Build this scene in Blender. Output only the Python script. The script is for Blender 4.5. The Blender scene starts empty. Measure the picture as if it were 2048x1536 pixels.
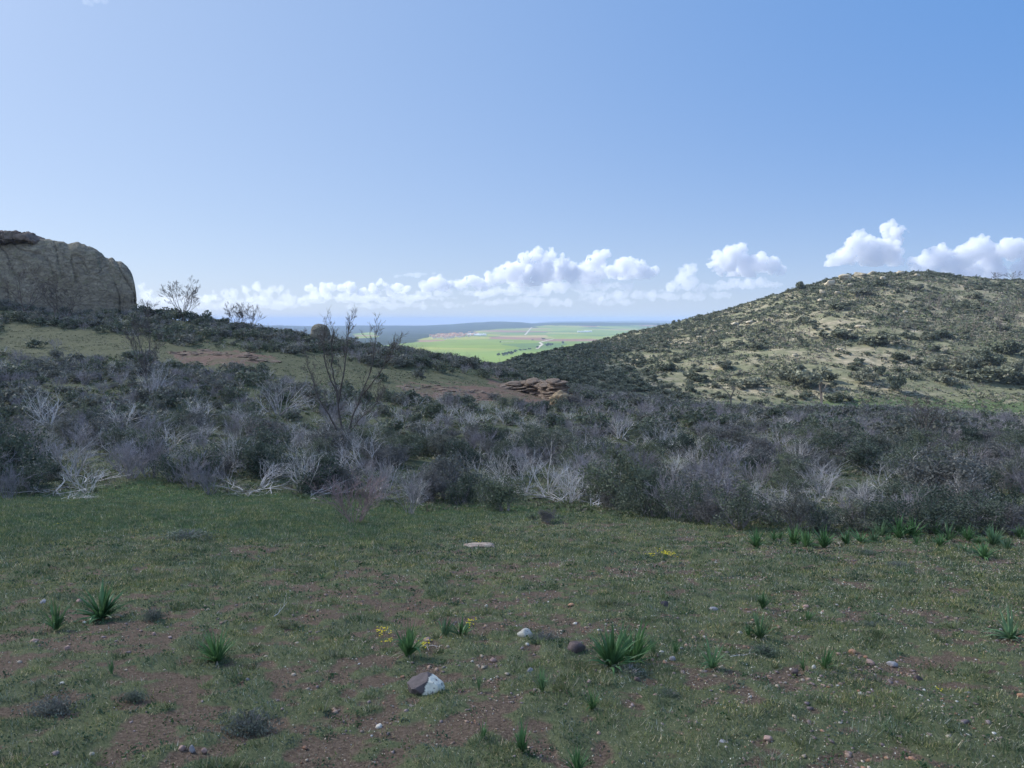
import bpy, bmesh, math, random
import numpy as np
from mathutils import Vector

SC = bpy.context.scene
COL = SC.collection
PI = math.pi
F = 1420.0                      # focal length in pixels of the 2048 px wide photograph
PIT = math.atan(128 / 1420)     # camera looks down by this angle
SP, CP = math.sin(PIT), math.cos(PIT)

# ------------------------------------------------------------------ camera maths
def ray(u, v):
    a = 768 - v
    return np.array([u - 1024.0, F * CP + a * SP, -F * SP + a * CP])
def tz(v):                      # height gained per metre of depth along pixel row v
    a = 768 - v
    return (-F * SP + a * CP) / (F * CP + a * SP)
def proj(x, y, z):
    d = y * CP - z * SP
    d = np.where(np.abs(d) < 1e-6, 1e-6, d)
    w = y * SP + z * CP
    return 1024 + F * x / d, 768 - F * w / d

# ------------------------------------------------------------------ noise
def _hash(ix, iy, iz, seed):
    h = (ix.astype(np.int64) * 374761393 + iy.astype(np.int64) * 668265263 + iz.astype(np.int64) * 2147483647 + seed * 144269504) & 0xffffffff
    h = ((h ^ (h >> 13)) * 1274126177) & 0xffffffff
    h = (h ^ (h >> 16)) & 0xffffffff
    return h / 4294967295.0
def vnoise(x, y, z=None, seed=0):
    x = np.asarray(x, float); y = np.asarray(y, float)
    z = np.zeros_like(x) if z is None else np.asarray(z, float)
    x0, y0, z0 = np.floor(x), np.floor(y), np.floor(z)
    fx, fy, fz = x - x0, y - y0, z - z0
    fx = fx * fx * (3 - 2 * fx); fy = fy * fy * (3 - 2 * fy); fz = fz * fz * (3 - 2 * fz)
    r = 0
    for i in (0, 1):
        for j in (0, 1):
            for k in (0, 1):
                w = (fx if i else 1 - fx) * (fy if j else 1 - fy) * (fz if k else 1 - fz)
                r = r + w * _hash(x0 + i, y0 + j, z0 + k, seed)
    return r * 2 - 1
def fbm(x, y, z=None, seed=0, octs=4, gain=.5, lac=2.03):
    r, a = 0, 1.0
    for o in range(octs):
        r = r + a * vnoise(np.asarray(x) * lac**o + 17.3 * o, np.asarray(y) * lac**o - 9.1 * o, None if z is None else np.asarray(z) * lac**o + 4.7 * o, seed + o)
        a *= gain
    return r

# ------------------------------------------------------------------ terrain
def Z(Y, v): return Y * tz(v)
def plane(Y): return -1.65 - 0.205 * Y
near = [(1, plane(1)), (4, plane(4)), (8, plane(8)), (14, plane(14))]
PROF = {}
PROF[-700] = near + [(24, -6.4), (40, -6.6), (60, -5), (80, -3), (110, 0), (150, 5), (190, 7), (260, -5), (450, -50), (900, -110), (1400, -120)]
PROF[0] = near + [(20, -5.5), (30, Z(30, 988)), (45, Z(45, 905)), (60, Z(60, 840)), (80, Z(80, 765)), (100, Z(100, 722)), (120, Z(120, 690)), (140, Z(140, 657)), (165, Z(165, 615)), (185, Z(185, 610)), (230, 0), (400, -45), (900, -110), (1400, -120)]
PROF[250] = near + [(20, -5.6), (30, Z(30, 980)), (45, Z(45, 905)), (60, Z(60, 850)), (80, Z(80, 775)), (100, Z(100, 728)), (120, Z(120, 697)), (140, Z(140, 668)), (160, Z(160, 632)), (175, Z(175, 632)), (230, -6), (400, -50), (900, -112), (1400, -120)]
PROF[500] = near + [(20, -5.65), (30, Z(30, 985)), (45, Z(45, 910)), (60, Z(60, 858)), (80, Z(80, 790)), (100, Z(100, 742)), (120, Z(120, 708)), (140, Z(140, 678)), (155, Z(155, 664)), (170, Z(170, 665)), (230, -12), (400, -55), (900, -114), (1400, -120)]
PROF[750] = near + [(20, -5.75), (30, Z(30, 1000)), (45, Z(45, 925)), (60, Z(60, 878)), (80, Z(80, 812)), (100, Z(100, 765)), (120, Z(120, 735)), (140, Z(140, 712)), (155, Z(155, 699)), (170, Z(170, 699)), (230, -18), (400, -60), (900, -115), (1400, -120)]
PROF[900] = near + [(20, -5.8), (30, Z(30, 1010)), (45, Z(45, 935)), (60, Z(60, 885)), (80, Z(80, 825)), (100, Z(100, 780)), (120, Z(120, 752)), (140, Z(140, 733)), (160, Z(160, 720)), (175, Z(175, 719)), (230, -17), (400, -52), (900, -115), (1400, -120)]
PROF[1000] = near + [(20, -5.8), (30, Z(30, 1010)), (45, Z(45, 935)), (60, Z(60, 885)), (80, Z(80, 835)), (100, Z(100, 792)), (120, Z(120, 765)), (150, Z(150, 742)), (180, Z(180, 732)), (230, Z(230, 725)), (330, Z(330, 719)), (430, -32), (700, -70), (1000, -112), (1400, -120)]
PROF[1100] = near + [(20, -5.75), (30, Z(30, 1012)), (45, Z(45, 935)), (60, Z(60, 885)), (80, Z(80, 840)), (100, Z(100, 806)), (130, Z(130, 790)), (165, Z(165, 775)), (200, Z(200, 755)), (300, Z(300, 722)), (420, Z(420, 699)), (520, -27), (750, -70), (1100, -115), (1400, -120)]
PROF[1200] = near + [(20, -5.75), (30, Z(30, 1005)), (45, Z(45, 932)), (60, Z(60, 885)), (80, Z(80, 840)), (100, Z(100, 808)), (130, Z(130, 800)), (165, Z(165, 790)), (200, Z(200, 772)), (300, Z(300, 722)), (460, Z(460, 682)), (560, -24), (800, -70), (1100, -115), (1400, -120)]
def hillcol(vfoot, vcrest, yc=480, b=-1):
    zf = Z(180, vfoot); zc = Z(yc, vcrest)
    return [(145, Z(145, vfoot + 6)), (180, zf), (230, zf + (zc - zf) * .13), (300, zf + (zc - zf) * .40), (380, zf + (zc - zf) * .70), (440, zf + (zc - zf) * .90), (yc, zc), (yc + 25, zc - .5), (yc + 120, zc - 22), (900, -70), (1200, -115), (1400, -120)]
def nearright(a, b, c, d, e): return near + [(20, -5.75), (30, Z(30, a)), (45, Z(45, b)), (60, Z(60, c)), (80, Z(80, d)), (100, Z(100, e))]
PROF[1300] = nearright(995, 930, 885, 842, 815) + hillcol(802, 660, 490)
PROF[1400] = nearright(990, 930, 886, 844, 820) + hillcol(812, 634, 495)
PROF[1500] = nearright(990, 930, 887, 846, 824) + hillcol(818, 607, 490)
PROF[1600] = nearright(990, 930, 888, 850, 828) + hillcol(822, 577, 485)
PROF[1700] = nearright(990, 932, 890, 853, 832) + hillcol(824, 549, 475)
PROF[1800] = nearright(990, 934, 892, 858, 838) + hillcol(828, 542, 470)
PROF[1900] = nearright(990, 936, 895, 864, 845) + hillcol(834, 549, 475)
PROF[2048] = nearright(990, 938, 900, 872, 855) + hillcol(842, 560, 485)
PROF[2700] = nearright(990, 942, 908, 885, 870) + hillcol(860, 590, 500)
NY, NS = 500, 400
LY0, LY1 = math.log(1.0), math.log(1400.0)
S0, S1 = -1.3, 1.3
_ly = np.linspace(LY0, LY1, NY)
_cols = []
for u in sorted(PROF):
    k = np.array(PROF[u]); ly = np.log(k[:, 0]); z = k[:, 1]
    # monotone (Fritsch-Carlson style) cubic
    h = np.diff(ly); dl = np.diff(z) / h
    m = np.zeros(len(z)); m[0], m[-1] = dl[0], dl[-1]
    for i in range(1, len(z) - 1):
        m[i] = 0 if dl[i - 1] * dl[i] <= 0 else (h[i-1] + h[i]) * 3 / ((2*h[i] + h[i-1]) / dl[i-1] + (h[i] + 2*h[i-1]) / dl[i])
    i = np.clip(np.searchsorted(ly, _ly) - 1, 0, len(ly) - 2)
    t = (_ly - ly[i]) / h[i]
    _cols.append((2*t**3 - 3*t**2 + 1) * z[i] + (t**3 - 2*t**2 + t) * h[i] * m[i] + (-2*t**3 + 3*t**2) * z[i+1] + (t**3 - t**2) * h[i] * m[i+1])
_cols = np.array(_cols)
_su = np.array([(u - 1024) / F for u in sorted(PROF)])
_ss = np.linspace(S0, S1, NS)
TAB = np.array([np.interp(_ss, _su, _cols[:, j]) for j in range(NY)]).T     # NS x NY
kw = np.exp(-0.5 * (np.arange(-14, 15) / 5.0) ** 2); kw /= kw.sum()
_p = np.pad(TAB, ((14, 14), (0, 0)), mode='edge')
TAB = sum(kw[i] * _p[i:i + NS] for i in range(29))
def H0(x, y):
    x = np.asarray(x, float); y = np.asarray(y, float)
    yy = np.clip(y, 1.0, 1399.9)
    s = np.clip(x / yy, S0, S1 - 1e-6)
    a = (s - S0) / (S1 - S0) * (NS - 1); b = (np.log(yy) - LY0) / (LY1 - LY0) * (NY - 1)
    i = np.clip(a.astype(int), 0, NS - 2); j = np.clip(b.astype(int), 0, NY - 2)
    fa, fb = a - i, b - j
    z = TAB[i, j] * (1-fa) * (1-fb) + TAB[i+1, j] * fa * (1-fb) + TAB[i, j+1] * (1-fa) * fb + TAB[i+1, j+1] * fa * fb
    return np.where(y < 1.0, -1.65 - 0.205 * y, z)
def H(x, y):
    x = np.asarray(x, float); y = np.asarray(y, float)
    z = H0(x, y)
    z = z + 0.035 * fbm(x * .9, y * .9, seed=3, octs=3) * np.clip(y / 6, .3, 1)
    z = z + 0.12 * fbm(x * .28, y * .28, seed=7, octs=2) * np.clip((y - 3) / 15, 0, 1)
    z = z + 0.5 * fbm(x * .05, y * .05, seed=11, octs=3) * np.clip((y - 20) / 60, 0, 1)
    z = z + 1.6 * fbm(x * .022, y * .022, seed=15, octs=3) * np.clip((y - 190) / 120, 0, 1) * np.clip((900 - y) / 500, 0, 1)
    return z
def Hf(x, y): return float(H(np.array([x]), np.array([y]))[0])
_march = np.exp(np.linspace(math.log(2.0), math.log(1300.0), 1600))
def hit(u, v, Y=None):
    """world point on the ground seen at photograph pixel (u, v); with Y given, the ground at that depth in that column"""
    d = ray(u, v)
    if Y is None:
        x = _march * d[0] / d[1]; z = _march * d[2] / d[1]
        g = H(x, _march) - z
        k = np.nonzero(g > 0)[0]
        if len(k) == 0: return hit(u, v, 450)
        k = max(k[0], 1); t = g[k-1] / (g[k-1] - g[k])
        Y = _march[k-1] + t * (_march[k] - _march[k-1])
    x = Y * d[0] / d[1]
    return float(x), float(Y), Hf(x, Y)

def inpoly(u, v, poly):
    u = np.asarray(u, float); v = np.asarray(v, float)
    r = np.zeros(u.shape, bool); n = len(poly)
    for i in range(n):
        x1, y1 = poly[i]; x2, y2 = poly[(i+1) % n]
        c = ((y1 > v) != (y2 > v))
        r ^= c & (u < (x2 - x1) * (v - y1) / ((y2 - y1) if y2 != y1 else 1e-9) + x1)
    return r

# ------------------------------------------------------------------ mesh helpers
def mesh(name, V, faces, mats, mat_idx=None, smooth=False, col=None, colname='tint'):
    """faces: array (n,k) or list of such arrays"""
    me = bpy.data.meshes.new(name)
    V = np.asarray(V, np.float32)
    if not isinstance(faces, list): faces = [faces]
    faces = [np.asarray(f, np.int32) for f in faces if len(f)]
    loops = np.concatenate([f.ravel() for f in faces])
    tot = np.concatenate([np.full(len(f), f.shape[1], np.int32) for f in faces])
    start = np.concatenate([[0], np.cumsum(tot)[:-1]]).astype(np.int32)
    me.vertices.add(len(V)); me.vertices.foreach_set('co', V.ravel())
    me.loops.add(len(loops)); me.loops.foreach_set('vertex_index', loops)
    me.polygons.add(len(tot)); me.polygons.foreach_set('loop_start', start)
    if smooth is not False:
        me.polygons.foreach_set('use_smooth', np.ones(len(tot), bool) if smooth is True else np.asarray(smooth, bool))
    else: me.polygons.foreach_set('use_smooth', np.zeros(len(tot), bool))
    if mat_idx is not None: me.polygons.foreach_set('material_index', np.asarray(mat_idx, np.int32))
    for m in (mats if isinstance(mats, (list, tuple)) else [mats]): me.materials.append(m)
    me.update(calc_edges=True)
    if col is not None:
        a = me.color_attributes.new(colname, 'FLOAT_COLOR', 'POINT')
        c = np.asarray(col, np.float32)
        if c.shape[1] == 3: c = np.hstack([c, np.ones((len(c), 1), np.float32)])
        a.data.foreach_set('color', c.ravel())
    return me
def obj(name, me, parent=None, loc=(0, 0, 0), rotz=0.0, sc=1.0):
    o = bpy.data.objects.new(name, me); COL.objects.link(o)
    o.location = loc; o.rotation_euler = (0, 0, rotz)
    o.scale = (sc, sc, sc) if np.isscalar(sc) else sc
    if parent is not None: o.parent = parent
    return o
def tag(o, label=None, cat=None, group=None, kind=None):
    if label: o['label'] = label
    if cat: o['category'] = cat
    if group: o['group'] = group
    if kind: o['kind'] = kind
    return o
def thing(name, label, cat, loc, rotz=0, sc=1.0, group=None, rx=0, ry=0):
    o = bpy.data.objects.new(name, None); COL.objects.link(o)
    o.location = loc; o.rotation_euler = (rx, ry, rotz); o.scale = (sc, sc, sc) if np.isscalar(sc) else sc
    o.empty_display_size = .1
    return tag(o, label, cat, group)

def tubes(segs, k=4, minr=0.0):
    """segs: list/array of (p0, p1, r0, r1) -> verts, faces"""
    P0 = np.array([s[0] for s in segs]); P1 = np.array([s[1] for s in segs])
    R0 = np.array([s[2] for s in segs])[:, None]; R1 = np.array([s[3] for s in segs])[:, None]
    R0, R1 = np.maximum(R0, minr), np.maximum(R1, minr * .8)
    d = P1 - P0; d /= np.linalg.norm(d, axis=1, keepdims=True) + 1e-9
    ref = np.where(np.abs(d[:, 2:3]) < .9, np.array([[0, 0, 1.]]), np.array([[1., 0, 0]]))
    a = np.cross(d, ref); a /= np.linalg.norm(a, axis=1, keepdims=True); b = np.cross(d, a)
    V = []
    for P, R in ((P0 - d * R0 * .3, R0), (P1 + d * R1 * .3, R1)):
        for i in range(k):
            t = 2 * PI * i / k
            V.append(P + R * (a * math.cos(t) + b * math.sin(t)))
    V = np.stack(V, 1)                      # n x 2k x 3
    n = len(segs); base = (np.arange(n) * 2 * k)[:, None]
    Fc = [base + np.array([i, (i+1) % k, k + (i+1) % k, k + i]) for i in range(k)]
    return V.reshape(-1, 3), np.concatenate(Fc)

def cards(C, size, rng, aspect=1.6, up=0.0, N=None):
    """one small leaf-shaped quad per centre"""
    n = len(C); size = np.broadcast_to(size, (n,))[:, None]
    a = rng.normal(size=(n, 3)); a /= np.linalg.norm(a, axis=1, keepdims=True)
    b = rng.normal(size=(n, 3)); b[:, 2] += up
    b -= a * (a * b).sum(1, keepdims=True); b /= np.linalg.norm(b, axis=1, keepdims=True)
    V = np.stack([C - a * size * .5, C + b * size * .5 * aspect - a * size * .12, C + a * size * .5, C - b * size * .5 * aspect + a * size * .1], 1).reshape(-1, 3)
    Fc = (np.arange(n) * 4)[:, None] + np.arange(4)
    return V, Fc

def grow(segs, rng, p, d, L, r, depth, nk=3, spread=.7, wig=.18, upb=.05, step=None, tips=None, kr=.62, kl=.62, t0=.25):
    """recursive branch: appends tube segments"""
    n = max(3, int(L / step)) if step else 5
    n = min(n, 9)
    p = np.array(p, float); d = np.array(d, float); d /= np.linalg.norm(d)
    marks = []
    for i in range(n):
        d = d + rng.normal(size=3) * wig; d[2] += upb; d /= np.linalg.norm(d)
        q = p + d * L / n
        ra = r * (1 - .75 * i / n); rb = r * (1 - .75 * (i + 1) / n)
        segs.append((p, q, ra, rb)); marks.append((p, q, d.copy(), ra, (i + .5) / n)); p = q
    if tips is not None and depth <= 1: tips.extend((m[0] + m[1]) / 2 for m in marks[-max(2, n // 2):])
    if depth <= 0: return
    cand = [m for m in marks if m[4] >= t0]
    for c in range(nk):
        m = cand[int((c + rng.random()) / nk * len(cand)) % len(cand)]
        side = rng.normal(size=3); side -= m[2] * (side @ m[2]); side /= np.linalg.norm(side)
        dd = m[2] + side * spread * (.7 + .6 * rng.random())
        grow(segs, rng, m[0] + (m[1]-m[0]) * rng.random(), dd, L * kl * (.7 + .6 * rng.random()) * (1.15 - .4 * m[4]), max(m[3] * kr, r * .18), depth - 1, nk, spread, wig, upb, step, tips, kr, kl, t0)

def join(parts):
    Vs, Fs, off = [], [], 0
    for V, Fc in parts:
        Vs.append(V); Fs.append(Fc + off); off += len(V)
    return np.concatenate(Vs), Fs

_bm = bmesh.new(); bmesh.ops.create_icosphere(_bm, subdivisions=1, radius=1)
ICO1 = (np.array([v.co[:] for v in _bm.verts]), np.array([[v.index for v in f.verts] for f in _bm.faces])); _bm.free()
def ico(n):
    b = bmesh.new(); bmesh.ops.create_icosphere(b, subdivisions=n, radius=1)
    b.verts.index_update()
    r = (np.array([v.co[:] for v in b.verts]), np.array([[v.index for v in f.verts] for f in b.faces])); b.free(); return r
ICO3, ICO4, ICO5 = ico(3), ico(4), ico(5)

# ------------------------------------------------------------------ materials
class NT:
    def __init__(s, m):
        s.t = m.node_tree; s.t.nodes.clear()
    def n(s, ty, **kw):
        x = s.t.nodes.new(ty)
        ins = kw.pop('ins', {})
        for k, v in kw.items(): setattr(x, k, v)
        for k, v in ins.items(): s.set(x, k, v)
        return x
    def set(s, x, k, v):
        if isinstance(v, bpy.types.NodeSocket): s.t.links.new(v, x.inputs[k])
        else:
            if isinstance(v, tuple) and len(v) == 3 and x.inputs[k].type == 'RGBA': v = (*v, 1)
            x.inputs[k].default_value = v
    def noise(s, scale, detail=4, rough=.55, vec=None, dist=0.0):
        x = s.n('ShaderNodeTexNoise', ins={'Scale': scale, 'Detail': detail, 'Roughness': rough, 'Distortion': dist})
        if vec is not None: s.set(x, 'Vector', vec)
        return x.outputs['Fac']
    def ramp(s, fac, stops, interp='LINEAR'):
        x = s.n('ShaderNodeValToRGB', ins={'Fac': fac}); e = x.color_ramp; e.interpolation = interp
        while len(e.elements) < len(stops): e.elements.new(.5)
        for el, (p, c) in zip(e.elements, stops):
            el.position = p; el.color = (*c, 1) if len(c) == 3 else c
        return x.outputs['Color']
    def mix(s, fac, a, b, bt='MIX'):
        x = s.n('ShaderNodeMix', data_type='RGBA', blend_type=bt)
        s.set(x, 0, fac); s.set(x, 6, a); s.set(x, 7, b); return x.outputs[2]
    def math(s, op, a, b=0.0, clamp=False):
        x = s.n('ShaderNodeMath', operation=op, use_clamp=clamp); s.set(x, 0, a); s.set(x, 1, b); return x.outputs[0]
    def step(s, fac, a, b):
        x = s.n('ShaderNodeMapRange', interpolation_type='SMOOTHSTEP', ins={'Value': fac, 'From Min': a, 'From Max': b}); return x.outputs[0]
    def out(s, col, rough=.85, bump=None, spec=.25, transl=None):
        b = s.n('ShaderNodeBsdfPrincipled', ins={'Base Color': col, 'Roughness': rough, 'Specular IOR Level': spec})
        if bump is not None: s.set(b, 'Normal', bump)
        sh = b.outputs[0]
        if transl:
            t = s.n('ShaderNodeBsdfTranslucent', ins={'Color': col}); m = s.n('ShaderNodeMixShader', ins={0: transl})
            s.t.links.new(sh, m.inputs[1]); s.t.links.new(t.outputs[0], m.inputs[2]); sh = m.outputs[0]
        o = s.n('ShaderNodeOutputMaterial'); s.t.links.new(sh, o.inputs['Surface']); return b
    def bump(s, h, strength=.5, dist=.05):
        return s.n('ShaderNodeBump', ins={'Height': h, 'Strength': strength, 'Distance': dist}).outputs[0]
    def pos(s, scale=None):
        g = s.n('ShaderNodeNewGeometry').outputs['Position']
        if scale is None: return g
        return s.n('ShaderNodeMapping', ins={'Vector': g, 'Scale': scale}).outputs[0]
    def objc(s): return s.n('ShaderNodeTexCoord').outputs['Object']
    def rnd(s): return s.n('ShaderNodeObjectInfo').outputs['Random']
def mat(name):
    m = bpy.data.materials.new(name); m.use_nodes = True; return m, NT(m)

def mat_leaf(name, c1, c2, c3, transl=.2, rough=.6, nscale=3.0, bright=1.0):
    m, t = mat(name)
    r = t.rnd()
    n = t.noise(nscale, 3, .6, t.pos())
    a = t.ramp(r, [(0, c1), (.55, c2), (1, c3)])
    g = t.ramp(n, [(.3, (.55 * bright,) * 3), (.7, (1.45 * bright,) * 3)])
    t.out(t.mix(1.0, a, g, 'MULTIPLY'), rough, spec=.2, transl=transl); return m
def mat_wood(name, c1, c2, scale=4.0, rough=.85):
    m, t = mat(name)
    n = t.noise(scale, 4, .65, t.pos())
    r = t.rnd()
    c = t.mix(t.step(n, .35, .65), c1, c2)
    g = t.ramp(r, [(0, (.72, .72, .74)), (1, (1.15, 1.12, 1.08))])
    t.out(t.mix(1.0, c, g, 'MULTIPLY'), rough, spec=.1); return m
def mat_tint(name, rough=.8, transl=None, nscale=8.0, amp=.25, spec=.2):
    m, t = mat(name)
    a = t.n('ShaderNodeAttribute', attribute_name='tint').outputs['Color']
    n = t.noise(nscale, 3, .6, t.pos())
    g = t.ramp(n, [(.3, (1 - amp,) * 3), (.7, (1 + amp,) * 3)])
    t.out(t.mix(1.0, a, g, 'MULTIPLY'), rough, spec=spec, transl=transl); return m

M = {}
M['leaf_dark'] = mat_leaf('holm_oak_leaf', (.058, .080, .058), (.10, .122, .088), (.150, .170, .105))
M['leaf_hill'] = mat_leaf('hill_bush_leaf', (.115, .135, .095), (.155, .170, .120), (.205, .215, .160), nscale=.8)
M['leaf_grey'] = mat_leaf('rockrose_leaf', (.14, .145, .13), (.17, .16, .15), (.12, .155, .085))
M['leaf_asph'] = mat_leaf('asphodel_leaf', (.085, .175, .070), (.105, .20, .075), (.13, .21, .11), transl=.25, rough=.4, nscale=6)
M['leaf_dry'] = mat_leaf('withered_leaf', (.30, .26, .18), (.36, .32, .24), (.24, .22, .15), nscale=6)
M['leaf_cushion'] = mat_leaf('cushion_leaf', (.13, .165, .11), (.15, .17, .13), (.17, .175, .15), nscale=10)
M['wood_pale'] = mat_wood('bleached_wood', (.64, .61, .58), (.36, .335, .32))
M['wood_twig'] = mat_wood('grey_twig', (.37, .345, .355), (.23, .21, .22))
M['wood_pink'] = mat_wood('pinkish_twig', (.46, .34, .32), (.30, .22, .21))
M['bark'] = mat_wood('dark_bark', (.16, .14, .125), (.09, .078, .07), 6)
M['bark_pale'] = mat_wood('pale_bark', (.19, .17, .15), (.12, .105, .095), 6)
M['grass'] = mat_tint('grass_blade', .65, .25, 2.0, .2)
M['pebble'] = mat_tint('pebble_stone', .8, None, 60.0, .2)
M['scrubtint'] = mat_tint('scrub_leaf', .75, .15, 1.2, .22)
M['plain_crop'] = None

# ------------------------------------------------------------------ camera, sun, sky
cam = bpy.data.cameras.new('camera'); co = bpy.data.objects.new('camera', cam); COL.objects.link(co)
cam.sensor_width = 36; cam.lens = F / 2048 * 36; cam.clip_start = .05; cam.clip_end = 80000
co.rotation_euler = (PI / 2 - PIT, 0, 0); SC.camera = co
SUN_AZ, SUN_EL = math.radians(-60), math.radians(36)
SUN = Vector((math.sin(SUN_AZ) * math.cos(SUN_EL), math.cos(SUN_AZ) * math.cos(SUN_EL), math.sin(SUN_EL)))
sl = bpy.data.lights.new('sun', 'SUN'); sl.energy = 4.3; sl.angle = math.radians(.5); sl.color = (1, .93, .82)
so = bpy.data.objects.new('sun', sl); COL.objects.link(so); so.rotation_euler = (-SUN).to_track_quat('-Z', 'Y').to_euler()
w = bpy.data.worlds.new('World'); SC.world = w; w.use_nodes = True
wt = w.node_tree; bg = wt.nodes['Background']
sky = wt.nodes.new('ShaderNodeTexSky'); sky.sky_type = 'NISHITA'; sky.sun_disc = False
sky.sun_elevation = SUN_EL; sky.sun_rotation = SUN_AZ
sky.altitude = 900; sky.air_density = 1.0; sky.dust_density = 1.2; sky.ozone_density = 2.0
EXPO = 0.6; SKYS = .10
def wn_(ty, **kw):
    x = wt.nodes.new(ty); ins = kw.pop('ins', {})
    for k, v in kw.items(): setattr(x, k, v)
    for k, v in ins.items():
        if isinstance(v, bpy.types.NodeSocket): wt.links.new(v, x.inputs[k])
        else: x.inputs[k].default_value = v
    return x
def wm(op, a_, b_=0.0, clamp=False): return wn_('ShaderNodeMath', operation=op, use_clamp=clamp, ins={0: a_, 1: b_}).outputs[0]
wdir = wn_('ShaderNodeTexCoord').outputs['Generated']
wel = wm('MAXIMUM', wn_('ShaderNodeSeparateXYZ', ins={0: wdir}).outputs[2], 0.0)
wdot = wm('MAXIMUM', wn_('ShaderNodeVectorMath', operation='DOT_PRODUCT', ins={0: wdir, 1: tuple(SUN)}).outputs['Value'], 0.0)
g_sun = wm('MULTIPLY', wm('POWER', wdot, 2.0), .68)
h_hor = wm('EXPONENT', wm('MULTIPLY', wm('DIVIDE', wel, wm('ADD', wm('MULTIPLY', wdot, .2), .12)), -1.0))
f_sky = wm('SUBTRACT', 1.0, wm('MULTIPLY', wm('SUBTRACT', 1.0, g_sun), wm('SUBTRACT', 1.0, h_hor)), True)
KK = 1 / (SKYS * 2 ** EXPO)
veil = wn_('ShaderNodeMix', data_type='RGBA', ins={0: f_sky, 6: (.095 * KK, .312 * KK, .775 * KK, 1), 7: (.57 * KK, .69 * KK, .90 * KK, 1)}).outputs[2]
glow = wm('MULTIPLY', wm('POWER', wdot, 55.0), 16.0 * KK)  # extra glow added round the out-of-frame sun to brighten the shaded foreground
back = wm('MULTIPLY', wm('MAXIMUM', wm('MULTIPLY', wn_('ShaderNodeSeparateXYZ', ins={0: wdir}).outputs[1], -1.0), 0.0), .9 * KK)  # extra sky brightness added behind the camera as unseen fill light
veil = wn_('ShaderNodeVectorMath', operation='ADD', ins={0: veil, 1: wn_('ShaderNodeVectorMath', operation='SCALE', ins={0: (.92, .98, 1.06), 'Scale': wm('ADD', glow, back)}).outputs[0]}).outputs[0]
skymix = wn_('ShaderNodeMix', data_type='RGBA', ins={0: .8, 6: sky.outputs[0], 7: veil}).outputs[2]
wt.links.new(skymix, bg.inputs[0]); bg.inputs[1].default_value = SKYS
SC.view_settings.view_transform = 'Standard'; SC.view_settings.look = 'None'; SC.view_settings.exposure = EXPO; SC.view_settings.gamma = 1
SC.cycles.max_bounces = 14; SC.cycles.volume_bounces = 12; SC.cycles.diffuse_bounces = 3; SC.cycles.transparent_max_bounces = 16
SC.cycles.use_denoising = True; SC.cycles.denoising_input_passes = 'RGB_ALBEDO_NORMAL'; SC.cycles.denoising_prefilter = 'ACCURATE'; SC.cycles.caustics_reflective = False; SC.cycles.caustics_refractive = False

# ------------------------------------------------------------------ ground
GRASSY = [(18, 640), (120, 655), (285, 672), (360, 690), (430, 690), (520, 705), (640, 705), (760, 735), (860, 738), (960, 752), (1040, 758), (1140, 790), (1120, 830), (1010, 812), (880, 800), (790, 800), (720, 790), (640, 765), (590, 770), (520, 742), (430, 745), (330, 722), (200, 715), (60, 722), (0, 700), (0, 650)]
REDS = [[(330, 700), (480, 700), (560, 722), (500, 735), (360, 728)], [(790, 770), (900, 768), (1000, 775), (1040, 800), (960, 812), (850, 800)], [(970, 758), (1060, 752), (1150, 775), (1150, 812), (1060, 812), (990, 790)]]
def front_edge(u): return np.interp(u, [-800, 0, 150, 300, 420, 560, 700, 850, 1000, 1200, 1400, 1600, 2048, 3000], [985, 992, 985, 962, 985, 988, 1005, 1018, 1012, 1022, 1048, 1060, 1066, 1070])
MEADOW = [(1380, 802), (1560, 812), (1700, 800), (1800, 796), (2048, 800), (2300, 800), (2300, 850), (2000, 842), (1850, 832), (1600, 826), (1450, 818)]
OPEN_HILL = [(1960, 560), (1350, 700), (1300, 760), (1500, 800), (2048, 800), (2048, 640)]
def zone(x, y, z):
    u, v = proj(x, y, z)
    n = fbm(x * .12, y * .12, seed=21, octs=4); n2 = fbm(x * .5, y * .5, seed=29, octs=4)
    uj = u + 22 * n; vj = v + 9 * n2 + 5 * n
    R = np.clip((y - 125) / 30, 0, 1) * np.clip((u - 1120 - .0 * y) / 90, 0, 1)
    R = np.where((y < 1500), R, 0)
    fe = front_edge(u)
    lush = np.clip((vj - fe + 25) / 25, 0, 1) * np.clip((fe + np.interp(u, [0, 700, 1000, 1400, 1700], [120, 105, 45, 25, 5]) - vj) / 35, 0, 1)
    lush = np.maximum(lush, inpoly(uj, vj, MEADOW) * 1.0 * (y > 120))
    G = lush
    B = np.zeros_like(x)
    for p in REDS: B = np.maximum(B, inpoly(uj, vj, p) * (.45 + .55 * (n2 > -.15)) * (y > 40))
    A = ((v < fe - 4) & (y > 15)).astype(float)
    A = np.where(inpoly(uj, vj, GRASSY) & (y > 60), 0.0, A)
    return R, G, B, A
sden = np.concatenate([np.linspace(-3.2, -1.3, 40)[:-1], np.linspace(-1.3, -.86, 150)[:-1], np.linspace(-.86, .86, 900), np.linspace(.86, 1.3, 150)[1:], np.linspace(1.3, 3.2, 40)[1:]])
yden = np.concatenate([np.linspace(-40, .8, 12)[:-1], np.exp(np.linspace(math.log(.8), math.log(1350), 760))])
Sg, Yg = np.meshgrid(sden, yden)
Xg = Sg * np.where(Yg < 8, 8 * .35 + .65 * np.abs(Yg), Yg) if False else Sg * np.maximum(Yg, 1.2)
Xg = np.where(Yg < 1.2, Sg * np.interp(Yg, [-40, 1.2], [40, 1.2]), Xg)
Zg = H(Xg, Yg)
def turfmask(x, y):
    return .34 * fbm(x * 1.9, y * 1.9, seed=101, octs=2) + .55 * fbm(x * 6, y * 6, seed=103, octs=3) + .22 * fbm(x * .45, y * .45, seed=105, octs=2)
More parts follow.
